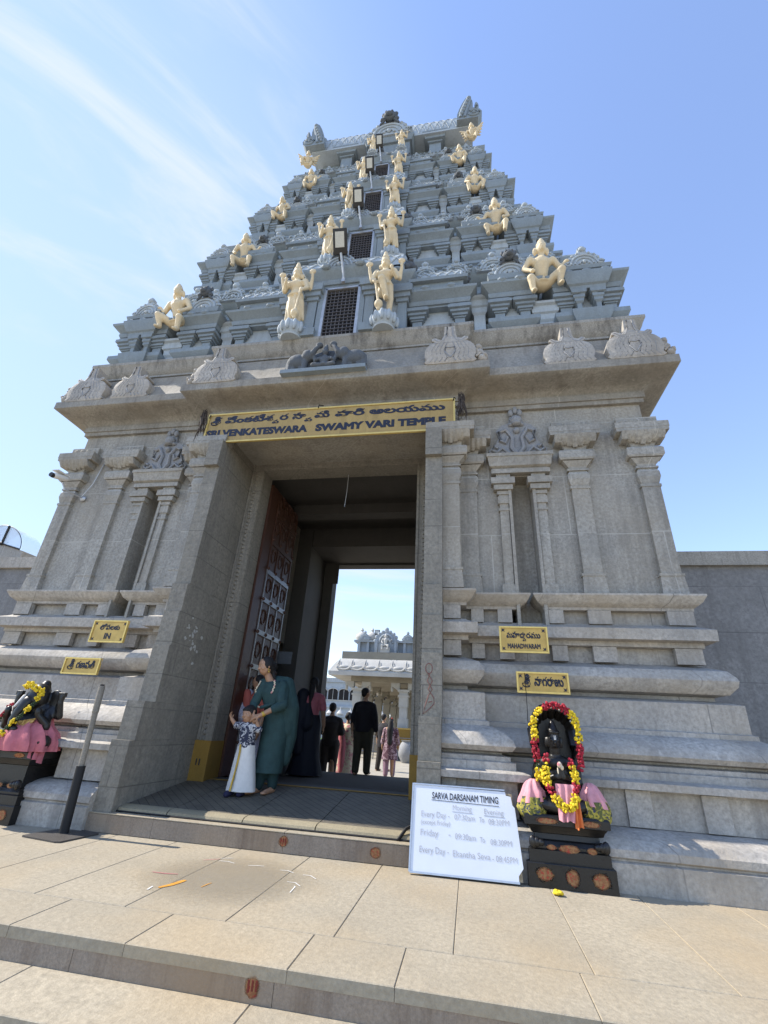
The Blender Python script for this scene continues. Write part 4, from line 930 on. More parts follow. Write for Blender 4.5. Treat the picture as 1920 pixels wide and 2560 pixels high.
# open door leaf
m = M(); x = U(-1.245)
m.box(x - .03, x + .03, 6.2, 7.42, .36, 4.62)
leaf = build('door_leaf', m, 'wood', tower, 0)
def strips(m, z0, z1, nz, zs, k=1):
    for yy in (6.50, 6.80, 7.10, 7.40): m.box(x + .031, x + .045, yy - .012, yy + .012, z0, z1)
    for z in zs:
        m.box(x + .031, x + .052, 6.48, 7.41, z - .036, z + .036)
m = M(); strips(m, .5, 3.25, 0, [.75, 1.25, 1.75, 2.25, 2.75, 3.2]); build('metal_strips', m, 'steel', leaf, 0)
m = M(); strips(m, 3.26, 4.5, 0, [3.7, 4.2]); build('wooden_battens', m, 'wood', leaf, 0)
m = M()
for z in [.75 + .5 * k for k in range(8)]:
    for yy in (6.50, 6.80, 7.10, 7.40): m.ell((x + .05, yy, z), (.03, .03, .03), 8, 5)
    for yy in (6.65, 6.95, 7.25):
        m.tube([(x + .035, yy + .08 * math.cos(q), z + .25 + .11 * math.sin(q)) for q in [i * math.pi / 6 for i in range(12)]], .013, 5, True)
build('bosses', m, 'wood', leaf, 40)
m = M(); m.poly([(8.0, 1.98), (8.45, 1.99), (8.45, 2.28), (8.0, 2.28)], 0, .004, 'YZ', (U(-1.655), 0, 0))
nt = build('paper_notice', m, 'paint_dark', None, 0); tag(nt, 'pale paper notice pasted on the dark passage wall', 'notice')
m = M(); m.poly([(-.17, 0), (.17, 0), (.17, .2), (-.17, .2)], 0, .004, 'XZ', (-3.1, 7.545, 1.92)); bpy.data.objects.remove(nt)
nt = build('paper_notice', m, 'paint_dark', None, 0); tag(nt, 'pale paper notice pasted on the dark passage wall', 'notice')
m = M(); m.tube([(U(.1), 6.1, 4.70), (U(.1), 6.1, 4.4), (U(.085), 6.1, 4.12)], .006, 5); tag(build('hanging_cord', m, 'galv', None, 40), 'thin pale cord hanging from the gate lintel', 'cord')

# ------------------------------------------------------------------ compound walls and what stands behind them
def cwall(x0, x1, nm, lb):
    r = empty('compound_wall', ((x0 + x1) / 2, 6.3, -.1), lb, 'wall')
    m = M(); m.box(x0, x1, 6.25, 6.6, -.9, 3.18); build('masonry', m, MT['wallgranite'], r, 0)
    m = M(); m.rings([[(xx, 6.19, 3.17), (xx, 6.19, 3.36), (xx, 6.42, 3.42), (xx, 6.66, 3.36), (xx, 6.66, 3.17)] for xx in (x0, x1)]); build('coping', m, 'soot' if x0 > 0 else 'granite_base', r, 0)
    m = M(); rr = random.Random(2)
    for k in range(3):
        a = x0 + rr.uniform(.1, .5) * (x1 - x0) if x0 < 0 else 4.0 + k * .35
        if x0 > 0: m.box(a - .1, a + .24, 6.246, 6.25, 2.795, 2.812)
    if x0 > 0: build('lime_drip', m, 'white_wash', r, 0)
MT['wallgranite'] = stone('grey_wall_granite', (0.225, 0.222, 0.218), 0.3, fine=30, stain=0.7, stain_c=(0.09, 0.085, 0.08), joints=(2.2, 0.58), light=.2)
cwall(U(4.28), 16, 'r', 'dark grey granite compound wall with stained coping right of the gate'); cwall(-20, U(-4.28), 'l', 'grey granite compound wall with sunlit coping left of the gate')
r = empty('barrel_canopy', (-11.6, 9.3, 2.5), 'clear barrel-vaulted canopy on a sloping grey roof behind the left wall', 'canopy')
m = M(); m.rings([[(-11.05, 9.0, 2.5), (-11.05, 9.0, 4.60), (-14.5, 9.0, 5.50), (-14.5, 9.0, 2.5)], [(-11.05, 9.65, 2.5), (-11.05, 9.65, 4.60), (-14.5, 9.65, 5.50), (-14.5, 9.65, 2.5)]]); build('roof_block', m, 'granite_base', r, 0)
arc = [math.pi * i / 16 for i in range(17)]; c0 = Vector((-11.77, 9.0, 4.80)); ax = Vector((1, 0, -.26)).normalized()
def cp(a, dy, k=1.0): return tuple(c0 + ax * (.64 * k * math.cos(a)) + Vector((0, dy, .50 * k * math.sin(a))))
m = M(); m.rings([[cp(a, .02) for a in arc], [cp(a, .6) for a in arc]], False); build('clear_sheet', m, 'glass', r, 40)
m = M(); m.rings([[cp(a, .0, .98) for a in arc], [cp(a, .01, .98) for a in arc]]); build('end_panel', m, 'glass', r, 0)
m = M(); m.tube([cp(math.pi / 2, -.02, .0), cp(math.pi / 2, -.02)], .03, 6); m.tube([cp(0, -.02), cp(math.pi, -.02)], .02, 6); m.ell(cp(0, -.03, 0), (.05, .04, .05), 8, 5); m.tube([cp(a, -.01) for a in arc], .010, 5); build('frame', m, 'lamp_body', r, 40)

m, n, l, b = new_mat('chalk_dust'); p = pos(n)
soft_edge(m, (0, 1), .25, .5, .22); b.inputs['Base Color'].default_value = (.30, .265, .20, 1); b.inputs['Roughness'].default_value = .9; MT['chalkdust'] = m
# ------------------------------------------------------------------ signs
def board(name, x0, x1, z0, z1, y, label, parent=None, border=.018, cat='sign', corner=True):
    o = empty(name, ((x0 + x1) / 2, y, z0), label, cat)
    m = M(); m.box(x0, x1, y, y + .025, z0, z1); build('panel', m, 'brass_dull' if x1 - x0 > 2 else 'brass', o, 0)
    m = M(); b_ = border
    m.box(x0 - .002, x1 + .002, y - .012, y + .02, z0 - .002, z0 + b_); m.box(x0 - .002, x1 + .002, y - .012, y + .02, z1 - b_, z1 + .002); m.box(x0 - .002, x0 + b_, y - .0115, y + .02, z0 + b_, z1 - b_); m.box(x1 - b_, x1 + .002, y - .0115, y + .02, z0 + b_, z1 - b_)
    build('border', m, 'brass_trim', o, 0)
    if corner:
        for cx, sx in ((x0 + b_ + .012, 1), (x1 - b_ - .012, -1)):
            for cz, sz in ((z0 + b_ + .012, 1), (z1 - b_ - .012, -1)):
                m = M(); m.poly([(cx, cz), (cx + sx * .034, cz), (cx + sx * .02, cz + sz * .01), (cx + sx * .03, cz + sz * .03), (cx + sx * .01, cz + sz * .02), (cx, cz + sz * .034)], -.003, 0, 'XZ', (0, y, 0))
                build('corner_ornament', m, 'ink', o, 0)
    return o
def telugu(m, y, z, segs, size, bold=.045):
    """segs: (text, x0, x1, dz, scale)"""
    for t, x0, x1, dz, k in segs: textmesh(m, t, size * k, (x0, y, z + dz * size), width=x1 - x0, bold=size * k * bold)
def ravattu(m, x, y, z, s, r):
    m.tube([(x + a * s, y - .004, z + b2 * s) for a, b2 in ((-.16, .20), (-.24, .10), (-.2, -.06), (0, -.16), (.25, -.17), (.45, -.1))], r, 5)
sy = 4.965; sx0, sx1 = U(-1.84), U(1.84)
o = board('temple_signboard', sx0, sx1, 4.645, 5.165, sy, 'long brass sign above the doorway with the temple name in Telugu and English', None, .022, 'sign', False)
F = lambda px: sx0 + (px - 60) / 1450.0 * 3.68
m = M(); zt = 4.99; sz = .145
telugu(m, sy, zt, [('శీ', F(92), F(150), 0, 1), ('వేంకటేశ', F(172), F(478), 0, 1), ('వ', F(470), F(512), -.38, .62), ('ర', F(512), F(566), 0, 1), ('సా', F(590), F(672), 0, 1), ('వ', F(664), F(712), -.38, .62), ('మి', F(722), F(812), 0, 1), ('వారి', F(842), F(1014), 0, 1), ('ఆలయము', F(1040), F(1458), 0, 1)], sz)
ravattu(m, F(100), sy, zt, .15, .010)
textmesh(m, 'SRI VENKATESWARA', .155, (F(70), sy, 4.757), width=F(692) - F(70), bold=.010)
textmesh(m, 'SWAMY VARI TEMPLE', .155, (F(738), sy, 4.757), width=F(1462) - F(738), bold=.010)
build('lettering', m, 'ink', o, 0)
for a, dz in ((sx0 + .02, 5.12), (sx1 - .02, 5.15), (F(740), 5.18)): m = M(); m.tube([(a, sy - .015, dz - .03), (a + .01, sy - .02, dz + .02), (a + .03, sy + .1, dz + .1)], .008, 5); build('wire_tie', m, 'poleblack', o, 40)
for x_, lb in ((sx0 - .07, 'dried dark leaf bundle tied to the left end of the temple signboard'), (sx1 + .08, 'dried dark leaf bundle tied to the right end of the temple signboard')):
    m = M(); rr = random.Random(int(x_ * 100) + 50)
    for k in range(16):
        a = [x_ + rr.uniform(-.03, .03), sy - .02 + rr.uniform(-.03, .02), 5.20 + rr.uniform(-.05, .05)]; pts = [tuple(a)]
        for q in range(4): a = [a[0] + rr.uniform(-.03, .03), a[1] + rr.uniform(-.02, .02), a[2] - rr.uniform(.05, .13)]; pts.append(tuple(a))
        m.tube(pts, [.004, .010, .012, .008, .003], 5)
    tag(build('dried_garland', m, MT['deadleaf'], None, 60), lb, 'dried garland', 'dried bundles on the signboard')
o = board('gate_sign', .335, .82, 1.805, 2.07, 5.0, 'small brass sign reading MAHADWARAM on the right base', border=.014)
m = M(); telugu(m, 5.0, 1.955, [('మహాద', .405, .585, 0, 1), ('వ', .568, .602, -.38, .6), ('ా', .575, .60, 0, 1), ('రము', .606, .75, 0, 1)], .085); textmesh(m, 'MAHADWARAM', .066, (.577, 5.0, 1.848), width=.33, bold=.003, align='CENTER'); build('lettering', m, 'ink', o, 0)
o = board('shrine_sign', .475, .968, 1.415, 1.61, 4.95, 'brass sign in Telugu above the hooded snake deity shrine', border=.014)
m = M(); telugu(m, 4.95, 1.487, [('శీ', .545, .61, 0, 1), ('నాగరాజు', .64, .92, 0, 1)], .115); ravattu(m, .553, 4.95, 1.487, .10, .006); build('lettering', m, 'ink', o, 0)
m = M(); m.tube([(.555, 4.94, 1.60), (.553, 4.92, 1.3), (.556, 4.98, 1.15)], .003, 4); build('wire', m, 'poleblack', o, 0)
o = board('entry_sign', -4.60, -4.125, 1.787, 2.05, 5.0, 'small brass sign reading IN on the left base', border=.014)
m = M(); telugu(m, 5.0, 1.94, [('లోపలకు', -4.50, -4.22, 0, 1)], .08); textmesh(m, 'IN', .095, (-4.362, 5.0, 1.83), bold=.004, align='CENTER'); build('lettering', m, 'ink', o, 0)
o = board('elephant_deity_sign', -4.785, -4.30, 1.405, 1.59, 4.95, 'brass sign in Telugu above the elephant-headed deity shrine', border=.014, corner=False)
m = M(); telugu(m, 4.95, 1.475, [('శీ', -4.71, -4.645, 0, 1), ('గణపతి', -4.615, -4.36, 0, 1)], .11); ravattu(m, -4.702, 4.95, 1.475, .10, .006); build('lettering', m, 'ink', o, 0)
m = M(); m.tube([(-4.3, 4.95, 1.58), (-4.25, 4.93, 1.50), (-4.3, 4.96, 1.38), (-4.38, 5.0, 1.36)], .003, 4); build('wire', m, 'steel', o, 0)
# whiteboard leaning on the step
wb = empty('whiteboard', (-.06, 4.40, .02), 'white handwritten timing board with a broken corner leaning by the snake shrine', 'whiteboard')
P0 = Vector((-.492, 4.40, .025)); XD = Vector((.872, .02, 0)); YD = Vector((.0, .16, .575)); xd = XD.normalized(); yd = YD.normalized(); nd = xd.cross(yd)
def wbp(a, b2, d=0): return tuple(P0 + XD * a + YD * b2 + nd * d)
ol = [(0, 0), (.95, 0), (.975, .02), (1.0, .02), (1.0, .10), (.955, .82), (.93, .955), (.88, .965), (0.0, 1.0)]
ol = [(0, 0), (.955, -.0), (.955, .06), (1.0, .14), (.965, .80), (.945, .83), (.935, .93), (.89, .94), (.885, .985), (0, 1.0)]
m = M(); m.rings([[wbp(a, b2, d) for a, b2 in ol] for d in (-.012, 0)]); build('sheet', m, 'whiteboard', wb, 0)
m = M(); m.rings([[wbp(a, b2, d) for a, b2 in [(0.01, .005), (.99, .0), (.985, .12), (.955, .80), (.945, .97), (.01, .995)]] for d in (-.02, -.0125)]); build('backing', m, 'rust', wb, 0)
m = M()
for a, b2, c, d in ((-.012, -.01, .0, 1.01), (0, -.022, .96, .0), (0, .995, .88, 1.012)):
    m.rings([[wbp(q[0], q[1], dd) for q in ((a, b2), (c, b2), (c, d), (a, d))] for dd in (-.02, .006)])
build('edge_strip', m, 'alu', wb, 0)
m = M()
def wt(mm, t, a, b2, h, w_=None, bold=.0, ax_=0): textmesh(mm, t, h, wbp(a, b2, .001), tuple(xd), tuple(yd), .001, bold, w_)
wt(m, 'SARVA DARSANAM TIMING', .185, .835, .068, .55, .0012); m.rings([[wbp(a, b2, d) for a, b2 in ((.18, .815), (.82, .80), (.82, .806), (.18, .821))] for d in (.001, .002)])
build('heading', m, 'black_ink', wb, 0)
m = M()
for t, a, b2, h, w_ in (('Morning', .385, .715, .055, .155), ('Evening', .68, .70, .055, .155), ('Every Day -', .085, .61, .060, .235), ('07:30am', .40, .605, .058, .165), ('To', .63, .60, .052, .04), ('08:30PM', .715, .585, .056, .165), ('(except Friday)', .085, .525, .045, .24), ('Friday', .085, .395, .062, .145), ('-', .345, .40, .06, .015), ('09:30am', .405, .385, .058, .165), ('To', .63, .375, .052, .04), ('08:30PM', .725, .36, .056, .165), ('Every Day -', .08, .205, .062, .235), ('Ekantha Seva', .385, .195, .058, .29), ('- 08:45PM', .735, .185, .056, .19)):
    wt(m, t, a, b2, h, w_, .0)
for a, b2, c in ((.38, .695, .57), (.675, .68, .865)): m.rings([[wbp(q, z, d) for q, z in ((a, b2), (c, b2 - .004), (c, b2 + .002), (a, b2 + .006))] for d in (.001, .002)])
build('handwriting', m, 'marker', wb, 0)
# pole on a plate
r = empty('pole_stand', (-3.65, 4.38, 0), 'worn barrier pole with black lower sleeve standing on a square iron plate', 'barrier pole')
m = M(); pts = [(-3.86, 4.175), (-3.84, 4.16), (-3.46, 4.10), (-3.42, 4.12), (-3.37, 4.50), (-3.39, 4.53), (-3.75, 4.58), (-3.79, 4.56)]
m.rings([[(a, b2, z) for a, b2 in pts] for z in (.0, .012)]); build('base_plate', m, 'iron', r, 0)
B, T_ = Vector((-3.64, 4.39, .01)), Vector((-3.715, 4.40, 1.255))
L = lambda t: tuple(B + (T_ - B) * t)
m = M(); m.tube([L(.42), L(.43), L(.8), L(.801), L(.985), L(1.0)], [.027, .027, .027, .031, .031, .028], 12); build('pole', m, 'polegrey', r, 40)
m = M(); m.tube([L(.0), L(.425)], .041, 12); build('sleeve', m, 'poleblack', r, 40)
m = M(); m.tube([L(.995), L(1.012)], .02, 8); build('top_hole', m, 'poleblack', r, 40)
# faint chalk drawing on the landing
m = M(); m.poly([(-1.72 + .66 * math.cos(a), 3.78 + .60 * math.sin(a)) for a in [2 * math.pi * i / 40 for i in range(40)]], .0008, .0018, 'XY'); tag(build('washed_chalk_disc', m, MT['chalkdust'], None, 0), 'faint washed-out round patch of chalk dust on the landing', 'chalk patch')
m = M(); rr = random.Random(11)
def stroke(m, pts, w_, z=.0035):
    P = [Vector((a, b2, z)) for a, b2 in pts]; L_, R_ = [], []
    for i, p in enumerate(P):
        d = (P[min(i + 1, len(P) - 1)] - P[max(i - 1, 0)]).normalized(); n_ = Vector((-d.y, d.x, 0)) * w_ * (.4 + .6 * math.sin(math.pi * (i + .5) / len(P)))
        L_.append(m.vert(p + n_)); R_.append(m.vert(p - n_))
    for i in range(len(P) - 1): m.face((L_[i], R_[i], R_[i + 1], L_[i + 1]))
for a, b2, c, d in ((-1.98, 4.15, .14, -.02), (-1.72, 4.12, .12, .03), (-1.45, 4.10, .12, -.03), (-1.30, 3.85, .12, -.06), (-1.22, 3.78, .02, -.14), (-2.0, 4.22, .08, .05), (-1.25, 4.05, .12, -.06)):
    stroke(m, [(a, b2), (a + c * .5, b2 + d * .2 + .015), (a + c, b2 + d)], .0045)
m.cur = 1; stroke(m, [(-2.02, 3.42), (-1.98, 3.5), (-1.96, 3.58), (-1.95, 3.62)], .020); stroke(m, [(-1.78, 3.53), (-1.77, 3.60), (-1.76, 3.63)], .005)
m.cur = 0; stroke(m, [(-2.06, 3.36), (-2.07, 3.43)], .007)
m.cur = 2; stroke(m, [(-2.26, 3.70), (-2.17, 3.70), (-2.07, 3.72)], .006); stroke(m, [(-2.1, 4.12), (-2.0, 4.2)], .004)
MT['orangechalk'] = plain('orange_chalk', (0.6, 0.27, 0.03), 0.9)
o = build('chalk_drawing', m, ['whitecloth', MT['orangechalk'], 'pinkcloth'], None, 0); tag(o, 'broken strokes of white and orange chalk drawing on the landing', 'chalk drawing')
MT['orangecloth'] = plain('orange_cloth', (0.75, 0.2, 0.05), 0.8)
MT['goldsilk'] = pattern('gold_silk', (0.35, 0.20, 0.05), (0.55, 0.36, 0.12), 25)
# ------------------------------------------------------------------ the two deity shrines
def garland(name, pts, r, pat, label, seed=1, group=None, step=.62):
    """flowers strung along a path; pat = list of (fraction, material index)"""
    rr = random.Random(seed); P = [Vector(p) for p in pts]; seg = [(P[i + 1] - P[i]).length for i in range(len(P) - 1)]; tot = sum(seg)
    m = M(); d = 0.0
    while d < tot:
        t = d; i = 0
        while i < len(seg) - 1 and t > seg[i]: t -= seg[i]; i += 1
        c = P[i] + (P[i + 1] - P[i]) * min(1, t / seg[i]); f = d / tot; k = 0
        for fr, mi in pat:
            if f <= fr: k = mi; break
        m.cur = k; rad = r * (1 if k == 0 else .95 if k == 1 else .62)
        for q in range(9):
            v = Vector((rr.uniform(-1, 1), rr.uniform(-1, .3), rr.uniform(-1, 1))); v = v.normalized() * rad * rr.uniform(.4, .85)
            m.ell(c + v, (rad * .36, rad * .36, rad * .22), 6, 4, Quaternion((1, rr.uniform(-1, 1), rr.uniform(-1, 1), rr.uniform(-1, 1))).normalized())
        d += rad * step * 1.2
    o = build(name, m, ['yellowfl', 'redfl', 'leaf'], None, 60)
    return tag(o, label, 'garland', group)
def pedestal(cx, y0, y1, label, tall=0.0):
    o = empty('shrine_pedestal', (cx, y0, 0), label, 'pedestal'); h = tall; S = .32
    def blk(name, prof, mat='blackstone'):
        m = M(); m.stack(cx - S, cx + S, y0 + .03, y1, prof, False); return build(name, m, mat, o, 25)
    blk('base_block', [(0.001, 0), (.150, 0), (.155, -.004)])
    blk('stepped_shaft', [(.155, -.02), (.235, -.022), (.245, -.035), (.262, -.035), (.29, -.055), (.30, -.075), (.335 + h, -.08), (.345 + h, -.05), (.37 + h, -.04), (.395 + h, -.02)])
    blk('top_slab', [(.398 + h, -.005), (.40 + h, 0), (.455 + h, 0), (.47 + h, -.012)])
    for q in (-1, 1):
        m = M()
        for k in range(3): m.ell((cx + q * (.27 - k * .03), y0 + .035, .285 + h * .3), (.03, .03, .045 - k * .01), 8, 5)
        build('corner_scroll', m, 'blackstone', o, 40)
    def spot(x, z, w_, h_, d=0, s0=1, st=3): 
        q = smear('painted_spot', x, y0 + .03 - d, z, w_, h_, 0, s0, None); me = q.data; q.parent = o; off = o.location
        for v in me.vertices: v.co -= off
    spot(cx - .2, .085, .13, .10, 0.0, 2); spot(cx + .005, .085, .11, .12, 0, 3); spot(cx + .21, .08, .14, .11, 0, 4)
    spot(cx, .255 + h * .4, .17, .06, -.022, 5); spot(cx - .13, .255 + h * .4, .08, .04, -.022, 6); spot(cx + .17, .255 + h * .4, .08, .05, -.022, 7); spot(cx + .18, .43 + h, .17, .05, 0.0, 8); spot(cx - .15, .43 + h, .2, .045, 0.0, 9)
    return o
pedestal(.735, 4.42, 4.98, 'black stone pedestal with ochre spots under the hooded snake deity')
pedestal(-4.625, 4.42, 4.98, 'taller black stone pedestal with ochre spots under the elephant-headed deity', .15)
# hooded snake deity
cx, y, z = .735, 4.66, .47
m = M(); C, E_ = m.cap, m.ell
E_((cx, y, z + .08), (.15, .12, .09)); E_((cx, y, z + .25), (.105, .085, .16)); E_((cx - .01, y - .01, z + .36), (.13, .085, .07)); C((cx - .01, y - .02, z + .42), .045, (cx - .01, y - .03, z + .47), .045)
E_((cx - .012, y - .035, z + .53), (.055, .06, .075)); E_((cx - .012, y - .10, z + .52), (.013, .018, .02)); E_((cx - .012, y - .09, z + .49), (.022, .012, .008)); E_((cx - .012, y - .03, z + .60), (.06, .06, .02)); C((cx - .012, y - .03, z + .60), .05, (cx - .012, y - .02, z + .67), .025); E_((cx - .012, y - .02, z + .69), (.014, .014, .014))
for q in (1, -1):
    E_((cx - .012 + q * .06, y - .02, z + .52), (.018, .022, .045)); E_((cx + q * .03 - .012, y - .09, z + .54), (.012, .01, .007))
    C((cx + q * .13, y, z + .36), .042, (cx + q * .15, y - .06, z + .22), .036); C((cx + q * .15, y - .06, z + .22), .034, (cx + q * .03, y - .14, z + .27), .026); C((cx + q * .022, y - .15, z + .26), .022, (cx + q * .012, y - .155, z + .34), .014)
    C((cx + q * .08, y, z + .06), .09, (cx + q * .25, y - .09, z + .08), .07); C((cx + q * .25, y - .09, z + .08), .06, (cx + q * .05, y - .17, z + .05), .045)
st = blob('hooded_deity_statue', m, 'blackstone', None, .008, 2); tag(st, 'black stone deity with folded hands under a cobra hood', 'statue')
m = M(); n = 15; ring_o, ring_i = [], []
def hood(rad, dy, zz): return [(cx + (rad + .0) * math.cos(a) * (1.0 if a > 0 else 1), y + dy, z + .60 + zz * math.sin(a)) for a in [math.pi * i / 16 for i in range(17)]]
m.rings([[(cx + .17 * c_, y + .10, z + zz) for c_, zz in ((-.7, .1), (.7, .1), (.95, .4), (1.1, .62), (.9, .76), (.5, .83), (0, .85), (-.5, .83), (-.9, .76), (-1.1, .62), (-.95, .4))], [(cx + .17 * c_, y + .17, z + zz) for c_, zz in ((-.7, .1), (.7, .1), (.95, .4), (1.1, .62), (.9, .76), (.5, .83), (0, .85), (-.5, .83), (-.9, .76), (-1.1, .62), (-.95, .4))]])
for i in range(7):
    a = math.pi * (i + .5) / 7; p = Vector((cx + .155 * math.cos(a), y - .02, z + .66 + .13 * math.sin(a)))
    m.cap((cx + .16 * math.cos(a), y + .12, z + .62 + .13 * math.sin(a)), .05, tuple(p), .028, 8); m.ell(tuple(p + Vector((0, -.02, 0))), (.026, .04, .022), 8, 5)
for q in (1, -1): m.tube([(cx + q * .165, y + .10, z + .62), (cx + q * .17, y + .02, z + .5), (cx + q * .155, y + .05, z + .3), (cx + q * .15, y + .08, z + .1)], [.05, .045, .05, .06], 8)
hd = build('cobra_hood', m, 'blackstone', st, 40)
m = M()
for i in range(7):
    a = math.pi * (i + .5) / 7
    for q in (1, -1): m.ell((cx + .155 * math.cos(a) + q * .012, y - .07, z + .668 + .13 * math.sin(a)), (.007, .006, .007), 6, 4)
build('painted_eyes', m, 'whitecloth', hd, 40)
m = M(); m.box(cx - .018, cx - .012, y - .100, y - .093, z + .54, z + .575); m.box(cx - .006, cx - .001, y - .098, y - .093, z + .545, z + .575); m.ell((cx - .01, y - .10, z + .545), (.008, .005, .006), 6, 4); build('forehead_mark', m, 'whitecloth', st, 0)
m = M(); m.ell((cx - .005, y - .165, z + .355), (.02, .018, .024), 8, 6); m.ell((cx + .012, y - .165, z + .335), (.015, .015, .02), 8, 6); m.ell((cx - .02, y - .16, z + .30), (.009, .01, .04), 8, 6); build('flower_offering', m, 'sareeprint', st, 40)
def wrap(name, rings_, mat, par, nn=40, fold=.035, fr=9, seed=0):
    m = M(); m.rings([[(c[0] + rx * (1 + fold * math.sin(fr * a + seed + c[2] * 9) + fold * .5 * math.sin(fr * 2.3 * a + 1)) * math.cos(a), c[1] + ry * (1 + fold * math.sin(fr * a + seed + c[2] * 9)) * math.sin(a), c[2] + tl * math.cos(a)) for a in [2 * math.pi * j / nn for j in range(nn)]] for c, rx, ry, tl in rings_])
    return build(name, m, mat, par, 70)
for q, sd_ in ((-1, 1), (1, 4)):
    bx = cx + q * .232; by = y - .11
    wrap('print_cloth', [((bx, by, z + .11), .095, .09, 0), ((bx + q * .01, by, z + .07), .105, .095, .01), ((bx + q * .015, by, z + .03), .112, .10, .0), ((bx + q * .015, by, z - .01), .102, .095, -.01), ((bx + q * .01, by, z - .045), .085, .085, -.01)], 'greenprint', st, 64, .07, 9, sd_)
    wrap('pink_cloth', [((bx - q * .01, by + .02, z + .235), .02, .02, 0), ((bx - q * .005, by + .02, z + .215), .045, .04, .0), ((bx, by + .01, z + .185), .060, .055, -.005), ((bx, by, z + .145), .080, .075, -.01 * q), ((bx + q * .008, by, z + .105), .093, .085, -.012 * q), ((bx + q * .012, by, z + .075), .098, .09, -.014 * q)], 'pinkpale', st, 72, .16, 6, sd_ * 2.0)
def drape(name, quad, mat, par, folds=4, amp=.012, nx=14, nz=8):
    """hanging cloth with folds: quad = top-left, top-right, bottom-right, bottom-left"""
    A, B_, C_, D = [Vector(q) for q in quad]; m = M(); ids = []
    for sgn in (0, 1):
        g_ = []
        for j in range(nz + 1):
            v = j / nz; row = []
            for i in range(nx + 1):
                u = i / nx; p = (A * (1 - u) + B_ * u) * (1 - v) + (D * (1 - u) + C_ * u) * v
                p.y += amp * math.sin(folds * 2 * math.pi * u + v * 1.3) * (.4 + v) + .008 * sgn; p.z += .006 * math.sin(9 * u + 2) * v; row.append(m.vert(p))
            g_.append(row)
        for j in range(nz):
            for i in range(nx):
                q = (g_[j][i], g_[j][i + 1], g_[j + 1][i + 1], g_[j + 1][i]); m.face(q if sgn else q[::-1])
        ids.append(g_)
    return build(name, m, mat, par, 80)
drape('hanging_cloth', ((cx - .06, y - .20, z + .22), (cx + .1, y - .20, z + .22), (cx + .06, y - .255, z - .03), (cx - .06, y - .255, z - .03)), 'pinkpale', st, 3)
drape('orange_cloth', ((cx + .06, y - .21, z + .14), (cx + .11, y - .2, z + .16), (cx + .12, y - .255, z - .06), (cx + .055, y - .26, z - .075)), MT['orangecloth'] if 'orangecloth' in MT else 'coral', st, 2)
ar = [(cx - .165, y - .06, z + .24)] + [(cx - .175, y - .06, z + .40), (cx - .185, y - .05, z + .58)] + [(cx + .185 * math.cos(a), y - .05, z + .64 + .18 * math.sin(a)) for a in [math.pi - math.pi * i / 10 for i in range(11)]] + [(cx + .185, y - .05, z + .58), (cx + .18, y - .06, z + .45), (cx + .175, y - .06, z + .34)]
ar = [(p[0] + .0, p[1] - .04, p[2]) for p in ar]
garland('flower_garland', ar, .040, [(.05, 0), (.10, 2), (.24, 1), (.31, 0), (.33, 2), (.39, 0), (.41, 2), (.45, 0), (.66, 1), (.71, 0), (.73, 2), (.79, 0), (.81, 2), (.86, 0), (1, 1)], 'arch-shaped garland of red and yellow flowers round the cobra hood', 3)
gl = [(cx - .10, y - .12, z + .40), (cx - .125, y - .16, z + .28), (cx - .10, y - .20, z + .17), (cx - .05, y - .235, z + .09), (cx + .01, y - .25, z + .055), (cx + .07, y - .24, z + .09), (cx + .10, y - .20, z + .18), (cx + .105, y - .16, z + .28), (cx + .09, y - .12, z + .38)]
garland('flower_garland', gl, .040, [(.06, 1), (.09, 2), (.25, 0), (.35, 1), (.38, 2), (.68, 0), (.70, 2), (.80, 1), (.93, 0), (1, 1)], 'necklace garland of yellow and red flowers on the hooded deity chest', 5)
m = M()
for q in range(7): m.ell((.60 + .02 * math.cos(q * 1.1), 4.30 + .02 * math.sin(q * 1.1), .014 + .004 * (q % 3)), (.02, .02, .012), 8, 5)
tag(build('fallen_flower', m, 'yellowfl', None, 50), 'single yellow flower fallen on the landing by the black pedestal', 'flower')
